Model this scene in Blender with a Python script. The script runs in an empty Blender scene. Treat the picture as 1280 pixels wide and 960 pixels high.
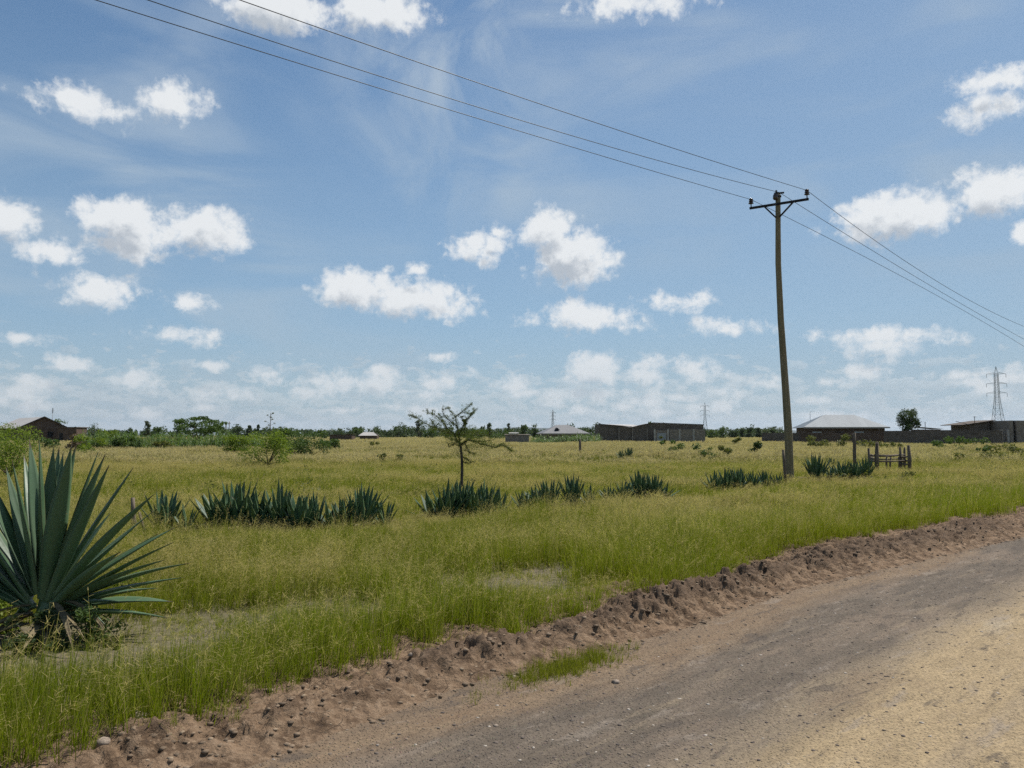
import bpy, math, random
import numpy as np
from mathutils import Vector, Matrix

R = math.radians
random.seed(7)
rng = np.random.default_rng(7)
scene = bpy.context.scene
COL = scene.collection
CAM_H = 1.7
F = 960.0
HZ = 544.0
TH = math.atan((HZ - 480) / F)
CT, ST = math.cos(TH), math.sin(TH)
USE_HAZE = True

# ------------------------------------------------------------------ survey helpers (photo pixel -> place)
def ray(px, py):
    u = (px - 640) / F; v = (480 - py) / F
    return np.array([u, CT - v * ST, ST + v * CT])
def at(px, py, Y):
    d = ray(px, py); t = Y / d[1]
    return Vector((d[0] * t, Y, CAM_H + d[2] * t))
def gnd(px, py, z=0.0):
    d = ray(px, py); t = (z - CAM_H) / d[2]
    return (d[0] * t, d[1] * t)
def proj(p):
    x, y, z = p[0], p[1], p[2] - CAM_H
    fw = y * CT + z * ST; up = -y * ST + z * CT
    return 640 + F * x / fw, 480 - F * up / fw

# ------------------------------------------------------------------ numpy noise
def _hash(ix, iy, seed):
    h = (ix.astype(np.int64) * 374761393 + iy.astype(np.int64) * 668265263 + seed * 974711) & 0xFFFFFFFF
    h = ((h ^ (h >> 13)) * 1274126177) & 0xFFFFFFFF
    return ((h ^ (h >> 16)) & 0xFFFF) / 65535.0
def vnoise(x, y, seed=0):
    x = np.asarray(x, float); y = np.asarray(y, float)
    ix = np.floor(x); iy = np.floor(y); fx = x - ix; fy = y - iy
    fx = fx * fx * fx * (fx * (fx * 6 - 15) + 10); fy = fy * fy * fy * (fy * (fy * 6 - 15) + 10)
    a = _hash(ix, iy, seed); b = _hash(ix + 1, iy, seed); c = _hash(ix, iy + 1, seed); d = _hash(ix + 1, iy + 1, seed)
    return (a + (b - a) * fx) * (1 - fy) + (c + (d - c) * fx) * fy
def fbm(x, y, oct=4, seed=0, gain=.5):
    s = 0; a = 1; t = 0
    for i in range(oct):
        c, sn = math.cos(.6 * i), math.sin(.6 * i)
        s = s + a * vnoise((x * c - y * sn) * 2 ** i, (x * sn + y * c) * 2 ** i, seed + i * 17); t += a; a *= gain
    return s / t
def sstep(a, b, x):
    t = np.clip((x - a) / (b - a), 0, 1); return t * t * (3 - 2 * t)

# ------------------------------------------------------------------ road coordinates
AL = R(44.0)
TX, TY = math.cos(AL), math.sin(AL)
def sd(x, y):
    return x * TX + y * TY, -x * TY + y * TX
def xy(s, d):
    return s * TX - d * TY, s * TY + d * TX
_re = [sd(*gnd(*p)) for p in [(330, 958), (560, 872), (700, 832), (850, 792), (1000, 740), (1280, 675)]]
_ge = [sd(*gnd(*p)) for p in [(0, 952), (120, 925), (230, 905), (340, 862), (450, 832), (540, 808), (640, 790), (700, 775), (800, 742), (860, 738), (950, 697), (1100, 668), (1250, 647)]]
_re.sort(); _ge.sort()
def Er(s):
    return np.interp(s, [p[0] for p in _re], [p[1] for p in _re])
def Eg(s):
    return np.interp(s, [p[0] for p in _ge], [p[1] for p in _ge])
MOUNDS = [(590, 835, .55, .17), (545, 832, .3, .08), (735, 800, .4, .13), (800, 775, .5, .2), (850, 760, .5, .22), (905, 745, .5, .16), (960, 728, .6, .17),
          (1020, 712, .7, .17), (1080, 698, .8, .18), (1150, 684, .9, .18), (1220, 668, 1.0, .18), (180, 935, .35, .05), (380, 905, .4, .05)]
MW = [(gnd(a, b), r, h) for a, b, r, h in MOUNDS]
def height(x, y):
    x = np.asarray(x, float); y = np.asarray(y, float)
    s, d = sd(x, y)
    er, eg = Er(s), Eg(s)
    field = sstep(eg - .25, eg + .5, d)
    z = .06 * field + field * (.10 * (fbm(x * .25, y * .25, 3, 5) - .5) + .03 * (fbm(x * 2, y * 2, 3, 9) - .5))
    m = np.zeros_like(z)
    for (c, r, h) in MW:
        ds = (x - c[0]) * TX + (y - c[1]) * TY; dd = -(x - c[0]) * TY + (y - c[1]) * TX
        q = (ds / (r * 1.1)) ** 2 + (dd / (r * .40)) ** 2
        m = np.maximum(m, h * np.exp(-q * .8))
    band = sstep(er - .12, er + .35, d) * (1 - sstep(eg + .1, eg + .5, d))
    lump = fbm(x * 3, y * 3, 5, 21, .6) - .42
    ridg = 1 - np.abs(fbm(x * 6, y * 6, 4, 33) * 2 - 1)
    z = z + .72 * m * (.62 + .85 * fbm(x * 5, y * 5, 5, 3, .62)) + band * (.11 * lump + .05 * (ridg - .7) + .025)
    clod = vnoise(x * 13, y * 13, 71)
    c2 = vnoise(x * 24, y * 24, 72)
    rough = band * (.75 + .6 * sstep(.4, .6, fbm(x * .9, y * .9, 3, 55)))
    z = z + (rough * .028 + np.minimum(m, .15) * .14) * sstep(.5, .75, clod) + (rough * .014 + np.minimum(m, .15) * .09) * sstep(.5, .7, c2)
    # road: crown, shallow ruts, fine unevenness
    rd = 1 - sstep(er - .2, er + .1, d)
    z = z + rd * (.02 * (fbm(x * .8, y * .8, 3, 41) - .5) + .014 * (fbm(x * 7, y * 7, 4, 43, .6) - .5) - .02 * np.exp(-((d - er + .5) / .28) ** 2) - .022 * np.exp(-((d - 2.3) / .16) ** 2) - .018 * np.exp(-((d - .7) / .18) ** 2) + .012 * np.exp(-((d - 1.5) / .3) ** 2) + .006 * (fbm(s * 1.2, d * 9, 3, 47) - .5) * 2)
    return z
def hz(x, y):
    return float(height(np.array([x]), np.array([y]))[0])
def Yb(py, g=.35):          # distance of something whose grass-line sits at row py
    return (CAM_H - g) * F / (py - HZ)
def place(px, py, g=.3):    # ground point of a plant whose visible foot is at px,py
    x, y = gnd(px, py, g); return Vector((x, y, hz(x, y)))

# ------------------------------------------------------------------ materials
class NT:
    def __init__(s, tree): s.t = tree; s.n = tree.nodes; s.l = tree.links
    def new(s, typ, **kw):
        n = s.n.new(typ)
        for k, v in kw.items():
            if k.startswith('_'): setattr(n, k[1:], v)
        return n
    def put(s, sock, v):
        if isinstance(v, bpy.types.NodeSocket): s.l.new(v, sock)
        elif v is not None:
            try: sock.default_value = v
            except Exception: sock.default_value = (*v, 1)
    def math(s, op, a, b=None, c=None, clamp=False):
        n = s.n.new('ShaderNodeMath'); n.operation = op; n.use_clamp = clamp
        for i, v in enumerate((a, b, c)):
            if v is not None: s.put(n.inputs[i], v)
        return n.outputs[0]
    def vmath(s, op, a, b=None, c=None, scale=None):
        n = s.n.new('ShaderNodeVectorMath'); n.operation = op
        for i, v in enumerate((a, b, c)):
            if v is not None: s.put(n.inputs[i], v)
        if scale is not None: s.put(n.inputs['Scale'], scale)
        return n.outputs['Value'] if op in ('LENGTH', 'DISTANCE', 'DOT_PRODUCT') else n.outputs[0]
    def mix(s, f, a, b, blend='MIX'):
        n = s.n.new('ShaderNodeMix'); n.data_type = 'RGBA'; n.blend_type = blend
        s.put(n.inputs[0], f); s.put(n.inputs[6], a if isinstance(a, bpy.types.NodeSocket) or len(a) == 4 else (*a, 1)); s.put(n.inputs[7], b if isinstance(b, bpy.types.NodeSocket) or len(b) == 4 else (*b, 1))
        return n.outputs[2]
    def noise(s, vec, scale, detail=4, rough=.55, dist=0, out=0):
        n = s.n.new('ShaderNodeTexNoise'); s.put(n.inputs['Vector'], vec); s.put(n.inputs['Scale'], scale)
        n.inputs['Detail'].default_value = detail; n.inputs['Roughness'].default_value = rough; n.inputs['Distortion'].default_value = dist
        return n.outputs[out]
    def voro(s, vec, scale, feature='F1', out='Distance', rand=1):
        n = s.n.new('ShaderNodeTexVoronoi'); n.feature = feature; s.put(n.inputs['Vector'], vec); s.put(n.inputs['Scale'], scale)
        n.inputs['Randomness'].default_value = rand
        return n.outputs[out]
    def ramp(s, f, a, b, lo=0., hi=1.):
        n = s.n.new('ShaderNodeMapRange'); n.interpolation_type = 'SMOOTHSTEP'
        s.put(n.inputs[0], f); s.put(n.inputs[1], a); s.put(n.inputs[2], b); s.put(n.inputs[3], lo); s.put(n.inputs[4], hi)
        return n.outputs[0]
    def attr(s, name, out='Fac'):
        n = s.n.new('ShaderNodeAttribute'); n.attribute_name = name; return n.outputs[out]
    def geo(s, out='Position'):
        n = s.n.new('ShaderNodeNewGeometry'); return n.outputs[out]
    def bump(s, h, strength=.5, dist=.02, normal=None):
        n = s.n.new('ShaderNodeBump'); n.inputs['Strength'].default_value = strength; n.inputs['Distance'].default_value = dist
        s.put(n.inputs['Height'], h)
        if normal is not None: s.put(n.inputs['Normal'], normal)
        return n.outputs[0]

def newmat(name):
    m = bpy.data.materials.new(name); m.use_nodes = True
    k = NT(m.node_tree)
    for n in list(k.n): k.n.remove(n)
    out = k.n.new('ShaderNodeOutputMaterial')
    return m, k, out
def principled(k, out, col, rough=.9, normal=None, metal=0., spec=.3):
    b = k.n.new('ShaderNodeBsdfPrincipled')
    k.put(b.inputs['Base Color'], col if isinstance(col, bpy.types.NodeSocket) else (*col, 1))
    k.put(b.inputs['Roughness'], rough); b.inputs['Metallic'].default_value = metal
    b.inputs['Specular IOR Level'].default_value = spec
    if normal is not None: k.put(b.inputs['Normal'], normal)
    k.l.new(b.outputs[0], out.inputs[0]); return b
def rough_mat(name, c1, c2, scale=4, rough=.9, bump=.3, bdist=.02, stretch=None, metal=0., c3=None, spec=.2):
    m, k, out = newmat(name)
    v = k.geo()
    if stretch: v = k.vmath('MULTIPLY', v, stretch)
    n1 = k.noise(v, scale, 6, .6); n2 = k.noise(v, scale * 6, 5, .65)
    c = k.mix(k.ramp(n1, .35, .65), c1, c2)
    if c3: c = k.mix(k.ramp(n2, .5, .72), c, c3)
    principled(k, out, c, rough, k.bump(n2, bump, bdist), metal, spec)
    return m
def leaf_mat(name, c1, c2, trans=.35, scale=.6, rough=.6, gloss=.15, c3=None):
    m, k, out = newmat(name)
    v = k.geo(); ri = k.geo('Random Per Island')
    n = k.noise(v, scale, 3, .6)
    f = k.math('ADD', k.math('MULTIPLY', ri, .6), k.math('MULTIPLY', k.math('SUBTRACT', n, .3), 1.0), clamp=True)
    c = k.mix(f, c1, c2)
    if c3: c = k.mix(k.ramp(ri, .9, .96), c, c3)
    d = k.n.new('ShaderNodeBsdfPrincipled'); k.put(d.inputs['Base Color'], c); d.inputs['Roughness'].default_value = rough
    d.inputs['Specular IOR Level'].default_value = gloss
    t = k.n.new('ShaderNodeBsdfTranslucent'); k.put(t.inputs[0], k.mix(.5, c, (.22, .26, .03), 'ADD') if False else k.vmath('MULTIPLY', c, (1.25, 1.3, .6)))
    mx = k.n.new('ShaderNodeMixShader'); mx.inputs[0].default_value = trans
    k.l.new(d.outputs[0], mx.inputs[1]); k.l.new(t.outputs[0], mx.inputs[2]); k.l.new(mx.outputs[0], out.inputs[0])
    return m

# ------------------------------------------------------------------ object helpers
def tag(o, label=None, cat=None, group=None, kind=None):
    if label: o['label'] = label
    if cat: o['category'] = cat
    if group: o['group'] = group
    if kind: o['kind'] = kind
    return o
def link(name, me, mats=(), parent=None, loc=None):
    o = bpy.data.objects.new(name, me); COL.objects.link(o)
    for m in (mats if isinstance(mats, (list, tuple)) else [mats]): me.materials.append(m)
    if parent: o.parent = parent
    if loc is not None: o.location = loc
    return o
def empty(name, loc, rz=0):
    o = bpy.data.objects.new(name, None); o.empty_display_size = .3; COL.objects.link(o); o.location = loc; o.rotation_euler = (0, 0, rz); return o
def mesh_np(name, V, Fq, smooth=False, T=None):
    """V (n,3), Fq (m,4) quads, T (k,3) triangles"""
    V = np.asarray(V, np.float32).reshape(-1, 3)
    Fq = np.zeros((0, 4), np.int32) if Fq is None else np.asarray(Fq, np.int32).reshape(-1, 4)
    T = np.zeros((0, 3), np.int32) if T is None else np.asarray(T, np.int32).reshape(-1, 3)
    me = bpy.data.meshes.new(name)
    me.vertices.add(len(V)); me.vertices.foreach_set('co', V.ravel())
    nl = Fq.size + T.size; me.loops.add(nl)
    me.loops.foreach_set('vertex_index', np.concatenate([Fq.ravel(), T.ravel()]))
    me.polygons.add(len(Fq) + len(T))
    st = np.concatenate([np.arange(len(Fq)) * 4, Fq.size + np.arange(len(T)) * 3]).astype(np.int32)
    me.polygons.foreach_set('loop_start', st)
    me.polygons.foreach_set('loop_total', np.concatenate([np.full(len(Fq), 4), np.full(len(T), 3)]).astype(np.int32))
    me.update(calc_edges=True)
    if smooth: me.polygons.foreach_set('use_smooth', np.ones(len(Fq) + len(T), bool))
    me.validate()
    return me

class MB:
    """collects boxes, tubes, prisms and lofts for one mesh"""
    def __init__(s): s.v = []; s.f = []; s.sm = []; s.c = []
    def add(s, vs, fs, smooth=False):
        o = len(s.v); s.v += [tuple(v) for v in vs]; s.f += [[i + o for i in f] for f in fs]; s.sm += [smooth] * len(fs)
    def box(s, c, size, rot=None):
        c = Vector(c); h = Vector(size) / 2; M = rot or Matrix.Identity(3)
        vs = [c + M @ Vector((x * h.x, y * h.y, z * h.z)) for x in (-1, 1) for y in (-1, 1) for z in (-1, 1)]
        s.add(vs, [(0, 1, 3, 2), (4, 6, 7, 5), (0, 4, 5, 1), (2, 3, 7, 6), (0, 2, 6, 4), (1, 5, 7, 3)])
    def bar(s, a, b, w, h=None):
        a = Vector(a); b = Vector(b); d = b - a
        M = d.to_track_quat('Y', 'Z').to_matrix(); s.box((a + b) / 2, (w, d.length, h or w), M)
    def tube(s, pts, rad, n=7, jit=0., seed=0, cap=True):
        pts = [Vector(p) for p in pts]; rr = random.Random(seed)
        if not isinstance(rad, (list, tuple)): rad = [rad] * len(pts)
        vs = []; ref = Vector((0.31, .77, .55)).normalized()
        for i, p in enumerate(pts):
            t = (pts[min(i + 1, len(pts) - 1)] - pts[max(i - 1, 0)]).normalized()
            u = t.cross(ref)
            if u.length < .1: u = t.cross(Vector((1, 0, 0)))
            u.normalize(); w = t.cross(u)
            for k in range(n):
                a = 2 * math.pi * k / n; r = rad[i] * (1 + jit * (rr.random() - .5))
                vs.append(p + (u * math.cos(a) + w * math.sin(a)) * r)
        fs = []
        for i in range(len(pts) - 1):
            for k in range(n):
                fs.append((i * n + k, i * n + (k + 1) % n, (i + 1) * n + (k + 1) % n, (i + 1) * n + k))
        if cap: fs.append(tuple(range(n))[::-1]); fs.append(tuple((len(pts) - 1) * n + k for k in range(n)))
        s.add(vs, fs, True)
    def prism(s, poly, z0, z1):
        n = len(poly)
        vs = [(p[0], p[1], z0) for p in poly] + [(p[0], p[1], z1) for p in poly]
        s.add(vs, [tuple(range(n))[::-1], tuple(range(n, 2 * n))] + [(i, (i + 1) % n, n + (i + 1) % n, n + i) for i in range(n)])
    def build(s, name, mat, parent=None, loc=None):
        me = bpy.data.meshes.new(name); me.from_pydata(s.v, [], s.f)
        me.polygons.foreach_set('use_smooth', s.sm); me.update()
        if s.c:
            s.c += [(0, 0, 0, 1)] * (len(s.v) - len(s.c)); a_ = me.attributes.new('leafpos', 'FLOAT_COLOR', 'POINT'); a_.data.foreach_set('color', [x for c_ in s.c for x in c_])
        return link(name, me, mat, parent, loc)

def copy_tree(o, parent=None):
    c = o.copy(); COL.objects.link(c); c.parent = parent
    for ch in o.children: copy_tree(ch, c)
    return c

# ------------------------------------------------------------------ WORLD: daylight sky with cumulus field
SUN_EL, SUN_AZ = R(58), R(48)       # azimuth measured from +Y towards +X
sundir = Vector((math.sin(SUN_AZ) * math.cos(SUN_EL), math.cos(SUN_AZ) * math.cos(SUN_EL), math.sin(SUN_EL)))
w = bpy.data.worlds.new('World'); scene.world = w; w.use_nodes = True
k = NT(w.node_tree)
for n in list(k.n): k.n.remove(n)
wo = k.n.new('ShaderNodeOutputWorld'); bg = k.n.new('ShaderNodeBackground'); k.l.new(bg.outputs[0], wo.inputs[0])
bg.inputs['Strength'].default_value = .1
sky = k.n.new('ShaderNodeTexSky'); sky.sky_type = 'NISHITA'; sky.sun_disc = False
sky.sun_elevation = SUN_EL; sky.sun_rotation = SUN_AZ
sky.altitude = 1500; sky.air_density = 1.0; sky.dust_density = 1.2; sky.ozone_density = 1.6
tc = k.n.new('ShaderNodeTexCoord'); D = tc.outputs['Generated']
sep = k.n.new('ShaderNodeSeparateXYZ'); k.l.new(D, sep.inputs[0])
az = k.math('ARCTAN2', sep.outputs[0], sep.outputs[1]); el = k.math('ARCSINE', sep.outputs[2])
cmb = k.n.new('ShaderNodeCombineXYZ'); k.l.new(az, cmb.inputs[0]); k.l.new(el, cmb.inputs[1]); UV = cmb.outputs[0]
def azel(px, py):
    d = ray(px, py); d = d / np.linalg.norm(d); return math.atan2(d[0], d[1]), math.asin(d[2])
CL = [  # cloud masses in the part of the sky ahead: row/column centres and half sizes (photo pixels turned to azimuth, elevation)
 (100, 128, 62, 24), (218, 127, 48, 24), (8, 272, 44, 34), (146, 276, 58, 36), (150, 305, 60, 20), (255, 288, 56, 36), (65, 313, 45, 12),
 (130, 364, 52, 23), (245, 381, 28, 11), (240, 419, 40, 11), (28, 422, 26, 8), (88, 457, 34, 9), (265, 457, 18, 6),
 (345, 8, 92, 36), (470, 14, 64, 32), (452, 360, 56, 28), (500, 372, 78, 28), (550, 382, 42, 18), (598, 310, 42, 22), (626, 290, 16, 11),
 (686, 290, 38, 32), (712, 316, 50, 34), (736, 334, 42, 26), (705, 338, 40, 20), (744, 395, 64, 22), (736, 402, 62, 14), (846, 377, 40, 13), (906, 407, 44, 12), (795, 4, 80, 20),
 (1110, 272, 84, 36), (1160, 268, 60, 26), (1243, 238, 58, 36), (1238, 102, 52, 18), (1232, 134, 46, 22), (1276, 292, 16, 12),
 (1105, 422, 86, 13), (1100, 432, 40, 16), (1048, 476, 32, 10), (742, 462, 36, 23), (874, 468, 30, 19), (806, 455, 44, 11), (645, 483, 32, 12),
 (950, 478, 28, 10), (352, 477, 20, 10), (424, 478, 36, 15), (478, 482, 36, 12), (550, 446, 16, 7), (520, 336, 12, 8), (172, 474, 30, 14), (720, 494, 60, 12), (1270, 470, 30, 12), (40, 480, 34, 12), (262, 492, 30, 10)]
_cr = random.Random(12)
for _i in range(44):
    _y = 462 + 62 * _cr.random() ** .75; CL.append((_cr.uniform(-30, 1310), _y, _cr.uniform(14, 34), _cr.uniform(5, 11) * (1.25 - (_y - 462) / 110)))
def field(uv):
    f = None
    for (cx, cy, rx, ry) in CL:
        a, e = azel(cx, cy); a2, e2 = azel(cx + rx, cy); a3, e3 = azel(cx, cy - ry)
        ra = abs(a2 - a) * .95; re_ = abs(e3 - e) * .9
        q = k.vmath('MULTIPLY_ADD', uv, (1 / ra, 1 / re_, 0), (-a / ra, -e / re_, 0))
        L = k.vmath('LENGTH', q)
        q0 = min(1.3, max(.55, min(rx, ry) / 26.0)); L = k.math('MULTIPLY_ADD', L, q0, 1 - q0)     # distance in units of a common softness
        f = L if f is None else k.math('MINIMUM', f, L)
    return f
def puff(uv):
    n1 = k.noise(uv, 17, 7, .62, .25); n2 = k.noise(uv, 60, 4, .6)
    bil = k.voro(k.vmath('ADD', uv, k.vmath('SCALE', k.noise(uv, 40, 3, .6, out=1), scale=.02)), 45, 'SMOOTH_F1')
    return n1, n2, bil
def density(uv):
    f = field(uv)
    n1 = k.noise(uv, 19, 10, .68, .2)
    bil = k.voro(k.vmath('MULTIPLY_ADD', k.noise(uv, 55, 3, .6, out=1), (.022, .022, 0), uv), 48, 'F1')
    d = k.math('SUBTRACT', 1.10, f)
    d = k.math('ADD', d, k.math('MULTIPLY', k.math('SUBTRACT', k.noise(uv, 110, 6, .65), .5), .9))
    d = k.math('ADD', d, k.math('MULTIPLY', k.math('SUBTRACT', n1, .5), 2.7))
    return k.math('ADD', d, k.math('MULTIPLY', k.math('SUBTRACT', .45, bil), .6))
d0 = density(UV)
d1 = density(k.vmath('ADD', UV, (.009, .026, 0)))
alpha = k.ramp(d0, -.25, .62)
shade = k.ramp(d1, .1, 1.15)                     # how much cloud lies between here and the sun
# distant low deck towards the horizon
inv = k.math('DIVIDE', 1.0, k.math('MAXIMUM', k.math('ADD', sep.outputs[2], .02), .02))
cp = k.n.new('ShaderNodeCombineXYZ'); k.l.new(k.math('MULTIPLY', az, 1.0), cp.inputs[0]); k.l.new(k.math('MULTIPLY', el, 2.3), cp.inputs[1])
low = k.noise(cp.outputs[0], 33, 9, .62, .1)
low1 = k.noise(k.vmath('ADD', cp.outputs[0], (.004, .014, 0)), 33, 9, .62, .1)
band = k.math('MULTIPLY', k.ramp(el, .13, .045), 1.0)
lowd = k.math('ADD', low, k.math('MULTIPLY', band, .17))
la = k.math('MULTIPLY', k.ramp(lowd, .61, .68), k.ramp(el, .15, .10))
lshade = k.ramp(low1, .42, .68)
# high thin veils
vv = k.n.new('ShaderNodeMapping'); vv.inputs['Rotation'].default_value = (0, 0, R(-20)); vv.inputs['Scale'].default_value = (1.2, 4.5, 1); k.l.new(UV, vv.inputs[0])
veil = k.noise(vv.outputs[0], 2.6, 6, .5, .8)
veil2 = k.noise(UV, 2.2, 5, .5, .3)
va = k.math('MULTIPLY', k.ramp(veil, .38, .72), k.ramp(veil2, .38, .6))
a4, e4 = azel(560, 60)
q = k.vmath('LENGTH', k.vmath('MULTIPLY', k.vmath('SUBTRACT', UV, (a4, e4, 0)), (4.4, 3.2, 0)))
va = k.math('MAXIMUM', k.math('MULTIPLY', va, .8), k.math('MULTIPLY', k.ramp(q, 1., .2), k.ramp(k.noise(UV, 7, 6, .6, .8), .35, .75, 0, .85)))
hzf = k.ramp(el, .30, .0)
skyc = k.mix(k.math('MULTIPLY', hzf, .0), sky.outputs[0], (5, 5.4, 5.8))
SKYMUL = (.70, .90, .96)
skyc = k.vmath('MULTIPLY', skyc, SKYMUL)
c = k.mix(k.math('MULTIPLY', va, .8), skyc, (4.4, 5.1, 5.8))
c = k.mix(k.math('MULTIPLY', k.ramp(el, .62, .02), .62), c, (2.7, 3.75, 4.7))
c = k.mix(k.math('MULTIPLY', k.ramp(el, .16, .0), .6), c, (3.4, 4.05, 4.5))
c = k.mix(k.math('MULTIPLY', k.ramp(az, -.35, .6), .30), c, (2.7, 3.45, 4.2))
cw = k.mix(shade, (7.1, 7.3, 7.45), (4.0, 4.4, 4.9))
cw = k.mix(k.ramp(el, .02, .2, .35, 0), cw, (5.0, 5.3, 5.5))
lw = k.mix(lshade, (6.3, 6.5, 6.6), (3.9, 4.4, 4.8))
c = k.mix(k.math('MULTIPLY', la, .26), c, lw)
c = k.mix(k.math('MULTIPLY', alpha, k.ramp(el, .02, .14, .6, .96)), c, cw)
k.l.new(c, bg.inputs['Color'])
w.cycles.sampling_method = 'MANUAL'; w.cycles.sample_map_resolution = 512

sl = bpy.data.lights.new('sun', 'SUN'); sl.energy = 5.0; sl.angle = R(.53); sl.color = (1, .95, .88)
so = bpy.data.objects.new('sun', sl); COL.objects.link(so); so.rotation_euler = sundir.to_track_quat('Z', 'Y').to_euler(); so.location = sundir * 50

# ------------------------------------------------------------------ camera
cd = bpy.data.cameras.new('camera'); cam = bpy.data.objects.new('camera', cd); COL.objects.link(cam); scene.camera = cam
cd.sensor_fit = 'HORIZONTAL'; cd.sensor_width = 36; cd.lens = 36 * F / 1280; cd.clip_start = .1; cd.clip_end = 60000
cam.location = (0, 0, CAM_H); cam.rotation_euler = (R(90) + TH, 0, 0)

# ------------------------------------------------------------------ GROUND
def axis(parts):
    out = []
    for a, b, st in parts: out += list(np.arange(a, b, st))
    return np.array(out + [parts[-1][1]])
def grid_mesh(name, X, Y, Z):
    nx, ny = X.shape
    V = np.stack([X, Y, Z], -1).reshape(-1, 3)
    i = np.arange(nx - 1)[:, None] * ny + np.arange(ny - 1)[None, :]
    Q = np.stack([i, i + ny, i + ny + 1, i + 1], -1).reshape(-1, 4)
    return mesh_np(name, V, Q, True)

S = axis([(-12000, -2000, 2000), (-2000, -200, 200), (-200, -20, 15), (-20, -4, 1), (-4, 36, .2), (36, 120, 3), (120, 500, 20), (500, 3000, 250), (3000, 12500, 2375)])
Dd = axis([(-12000, -2000, 2000), (-2000, -200, 200), (-200, -20, 20), (-20, 2, 2), (2, 24, .2), (24, 120, 3), (120, 500, 20), (500, 3000, 250), (3000, 12500, 2375)])
SS, DD = np.meshgrid(S, Dd, indexing='ij'); GX, GY = xy(SS, DD)
GZ = height(GX, GY)
rr = np.hypot(GX, GY); GZ = np.where(rr > 60, .04, GZ)
under = 1 - sstep(Eg(SS) + .25, Eg(SS) + .55, DD)
GZ = GZ - .12 * under - .15 * (DD < Eg(SS) - .3)
m, k, out = newmat('field_soil')
v = k.geo()
n1 = k.noise(v, .35, 6, .6); n2 = k.noise(v, 9, 6, .65); n3 = k.noise(v, .03, 4, .6)
c = k.mix(k.ramp(n2, .35, .65), (.10, .082, .058), (.175, .145, .105))
c = k.mix(k.ramp(n1, .40, .60, 0, .35), c, (.095, .095, .035))
dist = k.vmath('LENGTH', v)
farc = k.mix(k.ramp(n3, .4, .6), (.19, .17, .06), (.12, .13, .03))
c = k.mix(k.ramp(dist, 40, 160), c, farc)
cr = k.voro(k.vmath('MULTIPLY_ADD', k.noise(v, 6, 3, .5, out=1), (.05, .05, 0), v), 9, 'DISTANCE_TO_EDGE')
principled(k, out, c, .95, k.bump(k.math('ADD', k.math('MULTIPLY', n2, .6), k.ramp(cr, 0, .04)), .7, .015), 0, .1)
tag(link('ground', grid_mesh('ground', GX, GY, GZ), m), kind='structure')

# ------------------------------------------------------------------ ROAD
S = axis([(-40, -8, 4), (-8, 0, .5), (0, 17, .035), (17, 40, .15), (40, 160, 3)])
T_ = axis([(-26, -9, 2), (-9, -4, .25), (-4, .16, .04)])
SS, TT = np.meshgrid(S, T_, indexing='ij'); DD = TT + Er(SS); GX, GY = xy(SS, DD); GZ = height(GX, GY) + .004
GZ = GZ - .03 * sstep(.05, .15, TT)
m, k, out = newmat('road_dirt')
v = k.geo(); sp = k.n.new('ShaderNodeSeparateXYZ'); k.l.new(v, sp.inputs[0])
dd = k.math('ADD', k.math('MULTIPLY', sp.outputs[0], -TY), k.math('MULTIPLY', sp.outputs[1], TX))
ss = k.math('ADD', k.math('MULTIPLY', sp.outputs[0], TX), k.math('MULTIPLY', sp.outputs[1], TY))
cs = k.n.new('ShaderNodeCombineXYZ'); k.l.new(k.math('MULTIPLY', ss, .28), cs.inputs[0]); k.l.new(dd, cs.inputs[1]); ST_ = cs.outputs[0]
wob = k.math('MULTIPLY', k.math('SUBTRACT', k.noise(ST_, 1.1, 5, .6), .5), 1.5)
dw = k.math('ADD', dd, wob)
fine = k.noise(v, 38, 6, .7); mid = k.noise(ST_, 6, 6, .65); big = k.noise(ST_, 1.6, 5, .6)
vor = k.voro(v, 55, 'F1'); vc = k.voro(v, 55, 'F1', 'Color')
sand = k.mix(k.ramp(mid, .35, .7), (.44, .33, .19), (.36, .27, .155))
sand = k.mix(k.ramp(big, .55, .75), sand, (.44, .37, .27))
grav = k.mix(k.ramp(mid, .3, .7), (.112, .092, .070), (.175, .140, .105))
grav = k.mix(k.ramp(big, .5, .68), grav, (.215, .165, .12))
redb = k.mix(k.ramp(mid, .35, .65), (.20, .135, .082), (.26, .185, .115))
mudc = k.mix(k.ramp(mid, .3, .7), (.235, .168, .108), (.18, .128, .083))
dabs = k.math('ADD', dd, k.math('MULTIPLY', wob, .12))
trk = k.math('MAXIMUM', k.ramp(k.math('ABSOLUTE', k.math('SUBTRACT', dabs, 2.3)), .22, .10), k.math('MAXIMUM', k.ramp(k.math('ABSOLUTE', k.math('SUBTRACT', dabs, .7)), .26, .12), k.ramp(k.math('ABSOLUTE', k.math('SUBTRACT', dabs, 1.35)), .10, .04)))
c = k.mix(k.ramp(dw, 2.6, 1.9), grav, sand)
c = k.mix(k.math('MULTIPLY', trk, .3), c, (.33, .26, .18))
str_ = k.noise(k.vmath('MULTIPLY', ST_, (.35, 1, 1)), 7, 5, .6)
c = k.mix(k.ramp(str_, .55, .75, 0, .45), c, (.40, .31, .20)); c = k.mix(k.ramp(str_, .42, .28, 0, .4), c, (.14, .11, .08))
c = k.mix(k.ramp(dw, 3.2, 3.7), c, redb)
c = k.mix(k.ramp(dw, 3.6, 3.95), c, mudc)
c = k.mix(k.ramp(big, .30, .42, .55, 0), c, mudc)
peb = k.math('MULTIPLY', k.ramp(vor, .34, .22), k.ramp(fine, .5, .6))
c = k.mix(k.math('MULTIPLY', peb, .5), c, k.vmath('MULTIPLY_ADD', vc, (.2, .18, .16), (.14, .12, .1)))
blot = k.noise(k.vmath('MULTIPLY', ST_, (1.6, 1.6, 1)), 3.1, 7, .68, .4)
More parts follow.
